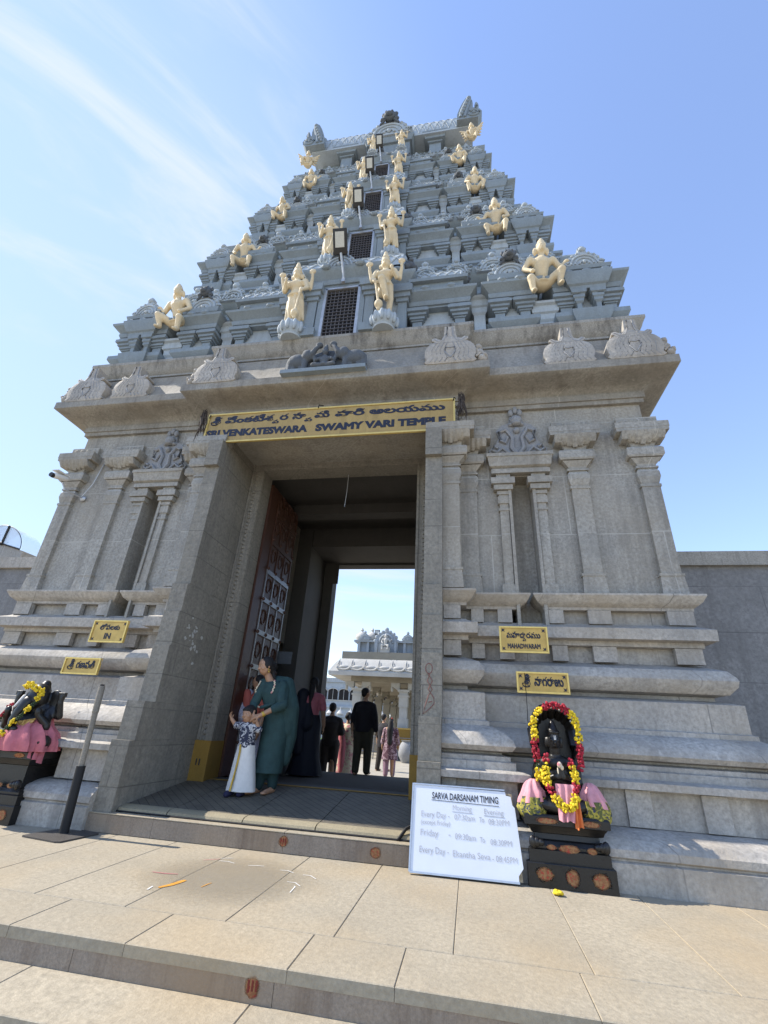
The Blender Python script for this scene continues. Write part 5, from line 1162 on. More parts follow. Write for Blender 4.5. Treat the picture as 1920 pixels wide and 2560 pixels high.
# elephant-headed deity
cx, y, z = -4.60, 4.62, .62
m = M(); C, E_ = m.cap, m.ell
E_((cx, y, z + .10), (.20, .15, .12)); E_((cx, y - .05, z + .22), (.17, .14, .16)); E_((cx, y, z + .38), (.19, .11, .09))
E_((cx + .02, y - .06, z + .49), (.115, .11, .12)); E_((cx + .02, y - .07, z + .56), (.10, .09, .08)); C((cx + .02, y - .03, z + .58), .08, (cx + .02, y - .02, z + .63), .05)
for a, b2 in (((0, -.15, .45, .062), (-.02, -.19, .36, .052)), ((-.02, -.19, .36, .052), (-.04, -.21, .27, .044)), ((-.04, -.21, .27, .044), (-.01, -.23, .20, .036)), ((-.01, -.23, .20, .036), (.05, -.24, .19, .03))): C((cx + a[0], y + a[1], z + a[2]), a[3], (cx + b2[0], y + b2[1], z + b2[2]), b2[3])
for q in (1, -1):
    E_((cx + .02 + q * .15, y + .0, z + .47), (.09, .025, .12)); C((cx + .02 + q * .06, y - .14, z + .41), .018, (cx + .02 + q * .075, y - .22, z + .37), .010)
    E_((cx + .02 + q * .055, y - .145, z + .51), (.014, .012, .012))
    C((cx + q * .18, y, z + .38), .05, (cx + q * .27, y + .02, z + .33), .042); C((cx + q * .27, y + .02, z + .33), .04, (cx + q * .27, y - .02, z + .46), .032); E_((cx + q * .27, y - .02, z + .50), (.035, .03, .05)); m.box(cx + q * .27 - .04, cx + q * .27 + .04, y - .04, y + .0, z + .52, z + .56)
    C((cx + q * .17, y - .03, z + .35), .05, (cx + q * .25, y - .08, z + .22), .042); C((cx + q * .25, y - .08, z + .24), .04, (cx + q * .19, y - .16, z + .33), .032); E_((cx + q * .185, y - .17, z + .36), (.035, .03, .045))
    C((cx + q * .1, y - .02, z + .08), .10, (cx + q * .30, y - .10, z + .08), .075); C((cx + q * .30, y - .10, z + .08), .07, (cx + q * .06, y - .19, z + .05), .05)
st = blob('elephant_deity_statue', m, 'blackstone', None, .010, 2); tag(st, 'black stone elephant-headed deity seated and wrapped in pink cloth', 'statue')
wrap('lap_cloth', [((cx, y - .05, z + .0), .375, .255, .0), ((cx, y - .05, z + .06), .37, .26, .02), ((cx, y - .05, z + .12), .325, .245, .05), ((cx - .01, y - .05, z + .165), .26, .21, .07), ((cx - .01, y - .03, z + .205), .22, .17, .08), ((cx, y - .02, z + .24), .195, .14, .085)], 'pinkcloth', st, 96, .085, 13)
drape('side_cloth', ((cx + .20, y - .16, z + .20), (cx + .30, y - .04, z + .17), (cx + .36, y - .12, z - .10), (cx + .26, y - .20, z - .04)), 'pinkcloth', st, 3, .014)
drape('gold_cloth', ((cx - .02, y - .195, z + .26), (cx + .17, y - .15, z + .30), (cx + .10, y - .235, z + .10), (cx - .10, y - .25, z + .06)), MT['goldsilk'], st, 4, .012)
m = M(); m.cap((cx - .09, y - .13, z + .50), .02, (cx - .12, y - .17, z + .40), .012, 8); build('sandal_paste', m, 'whitecloth', st, 60)
garland('flower_garland', [(cx - .09, y - .14, z + .60), (cx - .03, y - .17, z + .62), (cx + .03, y - .18, z + .61), (cx + .09, y - .17, z + .57), (cx + .13, y - .12, z + .56)], .042, [(.3, 0), (.34, 2), (.6, 0), (.64, 2), (.93, 0), (1, 1)], 'crown garland of yellow flowers on the elephant-headed deity', 7)
garland('flower_garland', [(cx + .13, y - .14, z + .54), (cx + .12, y - .17, z + .45), (cx + .08, y - .21, z + .36), (cx + .02, y - .25, z + .26), (cx - .04, y - .28, z + .15), (cx - .10, y - .29, z + .07), (cx - .18, y - .28, z + .02), (cx - .26, y - .25, z + .04), (cx - .30, y - .2, z + .12), (cx - .28, y - .18, z + .22), (cx - .22, y - .16, z + .32), (cx - .18, y - .15, z + .42)], .040, [(.07, 0), (.13, 2), (.19, 0), (.26, 2), (.32, 0), (.38, 2), (.52, 0), (.56, 2), (.70, 0), (.74, 2), (.82, 0), (.9, 2), (1, 1)], 'long yellow garland with dark leaves across the elephant-headed deity lap', 9)
MT['lip'] = plain('dark_red_lip', (0.22, 0.03, 0.03), 0.5)
MT['shrub'] = plain('bright_green_leaf', (0.10, 0.20, 0.03), 0.7)
# ------------------------------------------------------------------ people
def hand(m, p, d, up, s=1.0, curl=.5, side=1):
    """palm with four unequal bent fingers and a thumb; d = pointing direction, up = back-of-hand normal"""
    p, d, up = Vector(p), Vector(d).normalized(), Vector(up).normalized(); sd_ = d.cross(up).normalized(); up = sd_.cross(d).normalized()
    k = .95 * s
    for q in (-.6, .6): m.cap(p + sd_ * (.018 * k * q), .019 * k, p + d * .065 * k + sd_ * (.026 * k * q), .018 * k, 8)
    for i, L_ in enumerate((.062, .074, .068, .052)):
        b0 = p + d * .078 * k + sd_ * ((i - 1.5) * .0185 * k); d1 = (d - up * curl * .5).normalized(); b1 = b0 + d1 * L_ * .55 * k; d2 = (d - up * curl * 1.6).normalized(); b2_ = b1 + d2 * L_ * .5 * k
        m.cap(b0, .0088 * k, b1, .0085 * k, 7); m.cap(b1, .0085 * k, b2_, .007 * k, 7)
    t0 = p + d * .02 * k - sd_ * .024 * k * side; t1 = t0 + (d * .6 - sd_ * side * .8 - up * .3).normalized() * .038 * k; t2 = t1 + (d - up * .5 - sd_ * side * .2).normalized() * .03 * k
    m.cap(t0, .0115 * k, t1, .010 * k, 7); m.cap(t1, .010 * k, t2, .008 * k, 7)
def head(m, c, s, f, up=(0, 0, 1)):
    """face towards f; c is the head centre; s the half height of the head"""
    i0 = len(m.v); E_ = m.ell
    E_((0, .01, .12), (.70, .82, .86)); E_((0, -.16, -.32), (.56, .58, .62)); E_((0, -.30, -.66), (.30, .28, .22)); E_((0, .0, -.2), (.62, .66, .6))
    m.cap((0, -.68, .10), .10, (0, -.84, -.16), .13, 8); E_((0, -.78, -.20), (.19, .10, .09))
    E_((0, -.66, -.44), (.24, .13, .05)); E_((0, -.65, -.53), (.21, .12, .055))
    for q in (1, -1):
        E_((q * .66, .06, -.08), (.09, .16, .22)); E_((q * .27, -.64, .06), (.12, .07, .06)); E_((q * .27, -.67, .20), (.19, .07, .045)); E_((q * .38, -.48, -.24), (.2, .2, .18))
    f = Vector(f).normalized(); z_ = Vector(up).normalized(); y_ = -f; y_ = (y_ - z_ * y_.dot(z_)).normalized(); x_ = y_.cross(z_)
    mt = Matrix(((x_.x * s, y_.x * s, z_.x * s, c[0]), (x_.y * s, y_.y * s, z_.y * s, c[1]), (x_.z * s, y_.z * s, z_.z * s, c[2]), (0, 0, 0, 1))); m.xf(i0, mt)
    return mt
def face_marks(par, mt, lips=(.30, .06, .06)):
    m = M()
    for q in (1, -1): m.ell((q * .27, -.70, .06), (.10, .03, .04), 8, 5)
    m.xf(0, mt); build('eyes', m, 'whitecloth', par, 60)
    m = M()
    for q in (1, -1): m.ell((q * .27, -.722, .06), (.05, .02, .042), 8, 5); m.cap((q * .12, -.71, .235), .028, (q * .44, -.64, .225), .018, 6)
    m.xf(0, mt); build('eyebrows', m, 'hair', par, 60)
# --- woman in teal
W = empty
m = M(); C, E_ = m.cap, m.ell
C((-2.37, 5.60, .42), .045, (-2.375, 5.60, .335), .036); C((-2.22, 5.66, .42), .045, (-2.22, 5.65, .345), .036)
for a, b2, t in (((-2.37, 5.62, .325), (-2.42, 5.48, .312), .034), ((-2.215, 5.67, .335), (-2.24, 5.52, .318), .034)):
    C(a, t, b2, .026); E_((b2[0] - .005, b2[1] - .02, b2[2] - .004), (.036, .045, .018))
C((-2.36, 5.62, .42), .05, (-2.30, 5.65, .75), .07); C((-2.22, 5.66, .42), .05, (-2.24, 5.68, .75), .07); C((-2.30, 5.66, .75), .08, (-2.29, 5.68, 1.0), .10); C((-2.24, 5.68, .75), .08, (-2.24, 5.70, 1.0), .10)
E_((-2.27, 5.68, 1.04), (.15, .11, .12)); C((-2.28, 5.67, 1.05), .11, (-2.33, 5.63, 1.32), .12); E_((-2.36, 5.62, 1.38), (.155, .10, .10)); C((-2.39, 5.60, 1.44), .05, (-2.455, 5.575, 1.56), .042)
C((-2.235, 5.65, 1.42), .052, (-2.18, 5.52, 1.21), .042); C((-2.18, 5.52, 1.21), .040, (-2.37, 5.385, 1.085), .026)
C((-2.47, 5.58, 1.41), .05, (-2.53, 5.52, 1.20), .040); C((-2.53, 5.52, 1.20), .036, (-2.48, 5.41, 1.12), .026)
hand(m, (-2.375, 5.38, 1.083), (-1, -.12, -.35), (-.2, -.7, .7), 1.0, .7, 1); hand(m, (-2.478, 5.408, 1.118), (.15, -.3, -.8), (-.5, -.8, 0), .95, .6, -1)
hmt = head(m, (-2.475, 5.555, 1.640), .113, (-.70, -.71, -.14), (-.22, -.06, 1))
body = blob('person', m, 'skin', None, .0065, 2)
tag(body, 'woman in a teal kurta and shawl bending to hold a small boy', 'person')
face_marks(body, hmt)
m = M(); m.ell((0, -.70, -.44), (.17, .10, .035), 8, 5); m.ell((0, -.69, -.52), (.15, .10, .04), 8, 5); m.xf(0, hmt); build('lips', m, MT['lip'], body, 60)
m = M(); m.ell((0, .14, .22), (.76, .84, .86)); m.ell((.0, .5, -.2), (.60, .45, .62)); m.ell((0, .92, -.05), (.40, .36, .42)); m.ell((.52, .12, .12), (.26, .55, .5)); m.ell((-.52, .12, .12), (.26, .55, .5)); m.cap((.1, .7, -.3), .3, (.2, .75, -1.4), .18); m.xf(0, hmt)
blob('hair', m, 'hair', body, .009, 2)
m = M(); m.ell((.68, .0, -.42), (.05, .05, .12), 6, 5); m.ell((.68, .0, -.66), (.10, .10, .12), 8, 5); m.ell((-.68, .0, -.55), (.08, .08, .14), 8, 5); m.xf(0, hmt); build('earring', m, 'gold', body, 60)
wrap('kurta', [((-2.30, 5.64, .50), .17, .15, .0), ((-2.29, 5.645, .56), .165, .145, 0), ((-2.285, 5.655, .75), .155, .14, 0), ((-2.275, 5.67, .95), .165, .14, 0), ((-2.275, 5.67, 1.05), .16, .135, 0), ((-2.31, 5.65, 1.18), .14, .12, 0), ((-2.345, 5.63, 1.30), .158, .138, 0), ((-2.365, 5.62, 1.38), .178, .128, .01), ((-2.38, 5.615, 1.43), .145, .098, .02), ((-2.39, 5.61, 1.462), .105, .082, .02)], 'teal', body, 44, .028, 7)
m = M(); m.cap((-2.23, 5.66, 1.43), .068, (-2.175, 5.52, 1.205), .060, 12); m.cap((-2.175, 5.52, 1.205), .058, (-2.25, 5.465, 1.16), .052, 12); m.cap((-2.475, 5.58, 1.42), .064, (-2.535, 5.52, 1.20), .056, 12); m.cap((-2.535, 5.52, 1.20), .052, (-2.51, 5.46, 1.155), .046, 12); blob('sleeves', m, 'teal', body, .011, 2)
m = M()
for a, b2 in (((-2.365, 5.61, .37), (-2.34, 5.63, .62)), ((-2.22, 5.66, .375), (-2.24, 5.67, .62))): m.cap(a, .056, b2, .085, 12)
blob('salwar', m, 'tealdark', body, .012, 2)
m = M()                                                                         # shawl over both shoulders hanging behind
m.cap((-2.49, 5.60, 1.45), .06, (-2.36, 5.70, 1.48), .07); m.cap((-2.36, 5.70, 1.48), .075, (-2.22, 5.70, 1.46), .085); m.cap((-2.22, 5.70, 1.45), .09, (-2.13, 5.70, 1.18), .10); m.cap((-2.13, 5.70, 1.18), .10, (-2.115, 5.73, .88), .085); m.cap((-2.115, 5.73, .88), .085, (-2.14, 5.74, .62), .06)
m.cap((-2.24, 5.60, 1.44), .055, (-2.20, 5.53, 1.25), .065); m.cap((-2.22, 5.60, 1.40), .06, (-2.30, 5.54, 1.22), .03); m.cap((-2.30, 5.54, 1.22), .028, (-2.44, 5.52, 1.17), .022); m.cap((-2.20, 5.66, 1.3), .1, (-2.15, 5.70, .95), .10)
blob('shawl', m, 'teal', body, .011, 3)
m = M(); rr = random.Random(5)
for P_ in ([(-2.505, 5.525, 1.46), (-2.535, 5.505, 1.38), (-2.53, 5.505, 1.28), (-2.50, 5.51, 1.20), (-2.46, 5.51, 1.165)], [(-2.315, 5.50, 1.475), (-2.30, 5.50, 1.42), (-2.315, 5.49, 1.36), (-2.33, 5.49, 1.33)]):
    for a, b2 in zip(P_, P_[1:]):
        for k in range(5):
            c = Vector(a) + (Vector(b2) - Vector(a)) * (k / 5); m.ell(tuple(c + Vector((rr.uniform(-.006, .006), 0, 0))), (.010, .008, .010), 6, 4)
build('shawl_border', m, 'sareeprint', body, 60)
m = M()
for a, b2, r_ in (((-2.345, 5.405, 1.10), (-2.352, 5.40, 1.096), .031), ((-2.425, 5.37, 1.065), (-2.43, 5.368, 1.062), .012)): m.cap(a, r_, b2, r_, 12)
build('bangle', m, 'gold', body, 60)
# --- boy
m = M(); C, E_ = m.cap, m.ell
C((-2.565, 5.41, .50), .042, (-2.57, 5.40, .325), .030); C((-2.46, 5.45, .50), .042, (-2.455, 5.45, .335), .030)
for a in ((-2.572, 5.385, .305), (-2.455, 5.44, .312)): C(a, .028, (a[0] - .01, a[1] - .085, a[2] - .012), .024)
C((-2.56, 5.41, .5), .05, (-2.53, 5.43, .74), .06); C((-2.46, 5.45, .5), .05, (-2.48, 5.44, .74), .06)
E_((-2.505, 5.435, .76), (.085, .07, .07)); C((-2.505, 5.435, .78), .075, (-2.515, 5.43, .93), .078); E_((-2.515, 5.43, .95), (.105, .065, .055)); C((-2.52, 5.43, .98), .034, (-2.525, 5.425, 1.03), .034)
C((-2.605, 5.43, .955), .036, (-2.672, 5.42, .965), .030); C((-2.672, 5.42, .965), .028, (-2.725, 5.40, 1.025), .020); hand(m, (-2.725, 5.40, 1.025), (-.35, -.2, .8), (-.8, .3, -.3), .62, 1.2, 1)
C((-2.425, 5.43, .955), .036, (-2.375, 5.42, .93), .030); C((-2.375, 5.42, .93), .028, (-2.41, 5.40, 1.01), .022); hand(m, (-2.41, 5.395, 1.01), (-.15, -.1, .8), (.5, -.8, 0), .62, .9, 1)
bmt = head(m, (-2.53, 5.42, 1.085), .098, (-.28, -.93, -.25), (-.08, 0, 1))
boy = blob('person', m, 'skin', None, .006, 2)
tag(boy, 'small boy in a navy floral shirt and white wrapped dhoti', 'person'); face_marks(boy, bmt)
m = M(); m.ell((0, .14, .30), (.78, .88, .80)); m.ell((0, -.42, .52), (.62, .38, .34)); m.ell((0, .45, -.1), (.66, .5, .62)); m.ell((.58, .0, .22), (.2, .4, .42)); m.ell((-.58, .0, .22), (.2, .4, .42)); m.xf(0, bmt); blob('hair', m, 'hair', boy, .008, 1)
m = M(); m.cap((-2.505, 5.435, .76), .093, (-2.515, 5.43, .93), .092, 14); m.ell((-2.515, 5.43, .955), (.122, .077, .062)); m.cap((-2.60, 5.43, .957), .050, (-2.66, 5.422, .965), .043); m.cap((-2.43, 5.43, .957), .050, (-2.382, 5.422, .935), .043); blob('shirt', m, 'shirtprint', boy, .009, 2)
wrap('dhoti', [((-2.485, 5.43, .325), .165, .13, .0), ((-2.487, 5.43, .335), .166, .13, 0), ((-2.49, 5.435, .45), .145, .115, 0), ((-2.498, 5.435, .60), .122, .10, 0), ((-2.503, 5.435, .72), .102, .09, 0), ((-2.505, 5.435, .77), .098, .086, 0)], 'whitecloth', boy, 40, .03, 6)
m = M(); m.tube([(-2.535, 5.34, .775), (-2.525, 5.335, .70), (-2.527, 5.325, .60), (-2.535, 5.308, .45), (-2.545, 5.290, .33)], .011, 6); build('gold_border', m, 'gold', boy, 60)
m = M()
for a in ((-2.572, 5.385, .31), (-2.455, 5.44, .316)): m.cap(a, .034, (a[0] - .01, a[1] - .085, a[2] - .012), .031, 10)
build('shoe', m, 'bluepants', boy, 60)
# --- people seen from behind, one pattern with its own clothes and pose
def adult(x, y, z, h, label, cloth, hair, rz=0.0, turn=0.0, pose='walk', extra=None, fat=1.0):
    """body in a local frame (1 unit = height), facing +Y; returns the body"""
    k = h; m = M(); C, E_ = m.cap, m.ell
    st = .05 if pose == 'walk' else .01
    for q in (1, -1):
        C((q * .052, 0, .50), .058 * fat, (q * .055, q * st * .6 + .01, .28), .040); C((q * .055, q * st * .6 + .01, .28), .038, (q * .055, q * st * 1.2 - .01, .05), .024); C((q * .057, q * st * 1.2 - .02, .022), .022, (q * .065, q * st * 1.2 + .085, .018), .02)
    E_((0, 0, .52), (.10 * fat, .07 * fat, .07)); C((0, 0, .54), .075 * fat, (0, -.005, .70), .085 * fat); E_((0, 0, .76), (.115 * fat, .065, .065)); C((0, 0, .80), .034, (0, .008, .86), .032)
    for q in (1, -1):
        C((0, 0, .815), .036, (q * .09, 0, .785), .036); C((q * .108, 0, .775), .037, (q * .142, -.01, .64), .030)
        if pose == 'fold': C((q * .145, -.01, .64), .028, (q * .05, .10, .66), .02); hand(m, (q * .05, .10, .66), (-q, .2, .1), (0, .9, .2), .6, .5, q)
        else: C((q * .145, -.01, .64), .028, (q * .155, .03 + q * st * .5, .49), .02); hand(m, (q * .155, .032 + q * st * .5, .485), (0, .2, -1), (q, 0, .1), .6, .5, -q)
    mt = head(m, (0, .012, .932), .066, (math.sin(turn), math.cos(turn), -.05))
    i0 = 0; b = blob('person', m, 'skin', None, .0085, 2)
    b.location = (x, y, z); b.scale = (k, k, k); b.rotation_euler = (0, 0, rz); tag(b, label, 'person')
    m = M(); m.ell((0, .20, .22), (.78, .86, .84)); m.ell((0, .5, -.15), (.68, .5, .6)); m.xf(0, mt); 
    if hair == 'bun': m.ell((0, -.075, .93), (.04, .035, .04))
    if hair == 'braid': m.cap((0, -.05, .90), .035, (0, -.075, .78), .028); m.cap((0, -.075, .78), .026, (.0, -.09, .58), .016)
    if hair == 'long': m.cap((0, -.04, .91), .05, (0, -.075, .78), .062); m.cap((0, -.075, .78), .062, (0, -.085, .56), .045)
    o = blob('hair', m, 'hair', b, .008, 1, None, False)
    for nm, mat, fn, kind in cloth:
        m = M(); r_ = fn(m)
        if kind == 'blob': blob(nm, m, mat, b, .0095, 2, None, False)
        else: build(nm, m, mat, b, 70, False)
    return b
def loft(rings_, nn=36, fold=.03, fr=8, seed=0):
    def f(m):
        m.rings([[(cx_ + rx * (1 + fold * math.sin(fr * a + seed + zz * 7)) * math.cos(a), cy_ + ry * (1 + fold * math.sin(fr * a + seed + zz * 7)) * math.sin(a), zz) for a in [2 * math.pi * j / nn for j in range(nn)]] for cx_, cy_, zz, rx, ry in rings_])
    return f
def shirt(sl=1.0, low=.47, fat=1.0, tight=0.0):
    def f(m):
        loft([(0, 0, low, .116 * fat, .088 * fat), (0, 0, low + .02, .119 * fat, .09 * fat), (0, 0, .60, .106 * fat, .094 * fat), (0, -.003, .70, .114 * fat, .100 * fat), (0, 0, .76, .120 * fat, .085), (0, 0, .80, .075, .055), (0, .003, .825, .045, .045)], 28, .015, 5)(m)
        for q in (1, -1):
            m.cap((0, 0, .806), .042, (q * .095, 0, .785), .041); m.cap((q * .108, 0, .776), .044, (q * .146, -.01, .64), .041)
            if sl > .9: m.cap((q * .146, -.01, .64), .040, (q * .156, .028, .505), .032)
    return f
def shirtfold(m):
    shirt(0)(m)
    for q in (1, -1): m.cap((q * .145, -.01, .64), .043, (q * .06, .09, .66), .036)
def trousers(fat=1.0):
    def f(m):
        m.ell((0, 0, .51), (.115 * fat, .085, .07))
        for q in (1, -1): m.cap((q * .055, 0, .50), .076 * fat, (q * .058, q * .03 + .01, .28), .056, 12); m.cap((q * .058, q * .03 + .01, .28), .056, (q * .057, q * .05 - .01, .045), .045, 12)
    return f
saree = loft([(0, 0, .015, .19, .15), (0, 0, .03, .19, .15), (0, 0, .2, .145, .12), (0, 0, .38, .128, .105), (0, 0, .50, .130, .10), (0, 0, .58, .112, .09), (0, 0, .60, .108, .086)])
def blouse(m):
    m.cap((0, 0, .60), .092, (0, 0, .73), .10, 14); m.ell((0, 0, .762), (.132, .078, .056))
    for q in (1, -1): m.cap((0, 0, .805), .042, (q * .095, 0, .785), .042); m.cap((q * .108, 0, .776), .043, (q * .14, -.008, .67), .041)
def pallu(side):
    def f(m):
        m.cap((side * .10, .03, .80), .06, (side * .07, -.06, .74), .055); m.cap((side * .07, -.065, .74), .055, (side * .04, -.085, .52), .06); m.cap((side * .04, -.085, .52), .06, (side * .03, -.085, .22), .05); m.cap((side * .09, .05, .78), .05, (-side * .05, .08, .62), .05)
    return f
adult(-2.93, 8.9, .20, 1.66, 'woman seen from behind in a dark saree and pink blouse inside the passage', [('blouse', 'pinkcloth', blouse, 'blob'), ('saree', 'darknavy', saree, 'm'), ('saree_drape', 'darknavy', lambda m: (m.cap((-.10, -.03, .80), .075, (-.10, -.05, .6), .085), m.cap((-.10, -.05, .6), .085, (-.07, -.06, .25), .08), m.cap((-.02, -.05, .68), .06, (-.02, -.06, .5), .09)), 'blob')], 'braid', .1, -.5, 'stand')
adult(-3.0, 10.65, -.15, 1.66, 'stocky person in dark brown clothes with folded arms behind the passage', [('shirt', 'darkbrown', shirtfold, 'blob'), ('trousers', 'darkbrown', trousers(1.1), 'blob')], 'short', .15, .2, 'fold', None, 1.08)
adult(-2.76, 11.2, -.15, 1.50, 'woman seen from behind in a sunlit pink and cream saree', [('blouse', 'sareeprint', blouse, 'blob'), ('saree', 'sareeprint', saree, 'm'), ('saree_drape', 'pinkcloth', pallu(-1), 'blob')], 'bun', 0, 0, 'stand')
adult(-2.13, 10.0, .20, 1.60, 'tall man seen from behind in a black long-sleeved shirt and olive trousers', [('shirt', 'darkshirt', shirt(1, .47, 1.12), 'blob'), ('trousers', 'olive', trousers(1.1), 'blob')], 'short', -.08, .9, 'walk', None, 1.1)
adult(-2.79, 16.2, -.15, 1.66, 'person in dark clothes walking across the bright courtyard', [('shirt', 'darkshirt', shirt(1, .40), 'blob'), ('trousers', 'darkbrown', trousers(1.05), 'blob')], 'short', -.6, 0, 'walk')
kurta_k = loft([(0, 0, .28, .150, .115), (0, 0, .30, .150, .115), (0, 0, .42, .130, .10), (0, 0, .52, .122, .095), (0, 0, .62, .102, .083), (0, 0, .70, .107, .083), (0, 0, .76, .125, .08), (0, 0, .81, .07, .055)])
adult(-2.26, 14.4, -.15, 1.52, 'girl with very long black hair in a purple floral kurta', [('kurta', 'purpleprint', kurta_k, 'm'), ('sleeves', 'purpleprint', lambda m: [m.cap((q * .105, 0, .775), .045, (q * .15, .0, .56), .04) for q in (1, -1)], 'blob'), ('trousers', 'mauve', trousers(.95), 'blob'), ('hair_flowers', 'coral', lambda m: [m.ell((.02 * i, -.03, .97 + .01 * i), (.022, .02, .016), 6, 4) for i in (-1, 0, 1)], 'm')], 'long', 0, .3, 'stand')
adult(-3.02, 6.62, .20, 1.44, 'woman in a lilac and coral saree half hidden behind the teal kurta', [('blouse', 'coral', blouse, 'blob'), ('saree', 'lilac', saree, 'm'), ('saree_drape', 'lilac', lambda m: (m.cap((.09, .05, .80), .07, (.0, .09, .62), .09), m.cap((.10, -.05, .80), .07, (.11, -.04, .45), .07)), 'blob'), ('saree_border', 'coral', lambda m: m.cap((.03, .10, .82), .04, (-.07, .10, .55), .05), 'm')], 'bun', 2.6, .9, 'stand')
# devotees far inside the pavilion
far = [(-2.55, 24.2, 1.62, 'whitecloth', 'whitecloth', 'distant person in white standing left in the pavilion'), (-1.75, 25.5, 1.66, 'whitecloth', 'darkbrown', 'distant person in a white shirt by the pavilion pillar'), (-3.3, 26.5, 1.6, 'pinkpale', 'mauve', 'distant person in pale pink deep in the pavilion'), (-2.2, 29.0, 1.68, 'coral', 'olive', 'distant person in coral deep in the pavilion')]
for x, y, h, a, b2, lb in far: adult(x, y, -.15, h, lb, [('shirt', a, shirt(1), 'blob'), ('trousers', b2, trousers(1.05), 'blob')], 'short', .2, 0, 'stand')

# ------------------------------------------------------------------ pavilion across the courtyard
pv = empty('pillared_pavilion', (AX, 26, -.15), 'white pillared temple pavilion with scalloped white eaves across the courtyard', 'pavilion')
PH = 4.0
xs = [-3.43, -1.15, 1.15, 3.43]
for j, y in enumerate((23.2, 26.0, 29.0, 32.0, 35.0)):
    for i, xo in enumerate(xs):
        m = M(); x = AX + xo
        for z0, z1, h_ in ((-.15, .35, .26), (.35, .42, .28), (.42, 1.15, .20), (1.15, 1.55, .23), (1.55, 2.05, .18), (2.05, 2.5, .21), (2.5, 2.58, .25), (2.58, 2.72, .2), (2.72, 2.82, .27)): m.box(x - h_, x + h_, y - h_, y + h_, z0, z1)
        for q in (1, -1): m.rings([[(x + q * .2, y + d, 3.12) for d in (-.15, .15)] + [(x + q * .2, y + d, 2.74) for d in (.15, -.15)], [(x + q * .62, y + d, 3.12) for d in (-.15, .15)] + [(x + q * .62, y + d, 2.98) for d in (.15, -.15)]]); m.ell((x + q * .58, y, 2.86), (.08, .1, .16), 8, 5)
        build('pillar', m, 'pillarstone' if j else 'white_wash', pv, 0)  # rows behind the front one carry the painted interior shade
m = M(); m.box(AX - 3.75, AX + 3.75, 22.9, 36, 3.12, 3.42); m.box(AX - 4.2, AX + 4.2, 22.5, 36.4, 3.42, 4.45); build('roof_slab', m, 'pillarstone', pv, 0)
m = M(); m.box(AX - 3.7, AX + 3.7, 36.2, 36.5, -.15, 3.12); build('added_back_wall', m, 'pillarstone', pv, 0)  # wall added to close the open pavilion and darken its inside
m = M(); nA = 9; L_ = 4.75; path = [(AX - 4.05, 36.6), (AX - 4.05, 22.65), (AX + 4.05, 22.65), (AX + 4.05, 36.6)]
m.moulding(path, [(-.3, 3.40), (.55, 3.30), (.62, 3.28), (.64, 3.46), (.60, 3.52), (.50, 3.68), (.36, 3.90), (.20, 4.08), (.02, 4.16), (-.2, 4.18)])
ev = build('curved_eave', m, 'white_wash', pv, 30)
m = M()
for i in range(14):
    x = AX - 4.3 + i * .66
    m.tube([(x + .33 + .31 * math.cos(a), 22.04 + .01 - .0 + .25 * (math.sin(a) * .0), 3.66 - .12 * math.sin(a)) for a in [math.pi * k / 8 for k in range(9)]], .05, 6)
    m.tube([(x + .02, 22.05, 3.66), (x + .02, 22.28, 3.92), (x + .04, 22.5, 4.1)], .022, 5); m.tube([(x + .10, 22.09, 3.72), (x + .10, 22.30, 3.95)], .014, 5)
    m.ell((x + .33, 22.12, 3.66), (.27, .10, .10), 10, 6)
build('scallops', m, 'white_wash', ev, 50)
m = M(); m.box(AX - 3.95, AX + 3.95, 22.75, 24, 4.18, 4.40); m.box(AX - 3.75, AX + 3.75, 22.85, 24, 4.40, 4.5); m.box(AX - 3.6, AX + 3.6, 23.1, 24, 4.5, 5.0); m.box(AX - 3.75, AX + 3.75, 22.9, 24.1, 5.0, 5.09)
for i in range(16): x = AX - 3.5 + i * .466; m.box(x - .06, x + .06, 22.95, 23.12, 4.5, 5.0)
pp = build('parapet', m, 'pale_wash', pv, 0)
for i, xo in enumerate((-3.45, -2.9, .2, 1.2, 2.3, 3.3)):
    m = M(); m.lathe((AX + xo, 23.3, 5.09), [(.02, 0), (.25, .0), (.33, .15), (.3, .3), (.14, .42), (.05, .5), (.09, .56), (.02, .68)], 14); build('little_dome', m, 'white_wash', pp, 50)
for i, xo in enumerate((-3.2, -1.0, -.55, .9)): put(KUDU, 'scroll_gable', pp, AX + xo, 22.9, 5.08, .55)
m = M(); cxx = -4.02
m.poly([(-.55, 0), (.55, 0), (.6, .55), (.45, .92), (.2, 1.10), (0, 1.16), (-.2, 1.10), (-.45, .92), (-.6, .55)], -.1, .25, 'XZ', (cxx, 22.95, 4.42)); 
m.tube([(cxx + .36 * math.cos(a), 22.84, 4.95 + .42 * math.sin(a)) for a in [math.pi * k / 10 for k in range(11)]], .05, 6)
for k in range(9): a = math.pi * (k + .5) / 9; m.ell((cxx + .58 * math.cos(a), 22.9, 4.95 + .58 * math.sin(a)), (.09, .1, .1), 7, 5)
for q in (-1, 1): m.box(cxx + q * .48 - .06, cxx + q * .48 + .06, 22.78, 22.9, 4.45, 5.1)
m.ell((cxx, 22.9, 5.62), (.12, .1, .13), 8, 5)
ab = build('arched_niche', m, 'pale_wash', pp, 40)
o = statue('seat', 0, cxx, 22.72, 4.72, .78, 'white seated goddess statue in the arched niche on the pavilion roof'); o.data = o.data.copy(); o.data.materials[0] = MT['white_wash']; o['group'] = 'white roof statues'
m = M(); m.box(cxx - .22, cxx + .22, 22.6, 22.86, 4.44, 4.72); build('plinth', m, 'white_wash', ab, 0)
r = empty('roof_floodlight', (-4.55, 23.0, 5.0), 'small floodlight on a post above the pavilion parapet', 'floodlight')
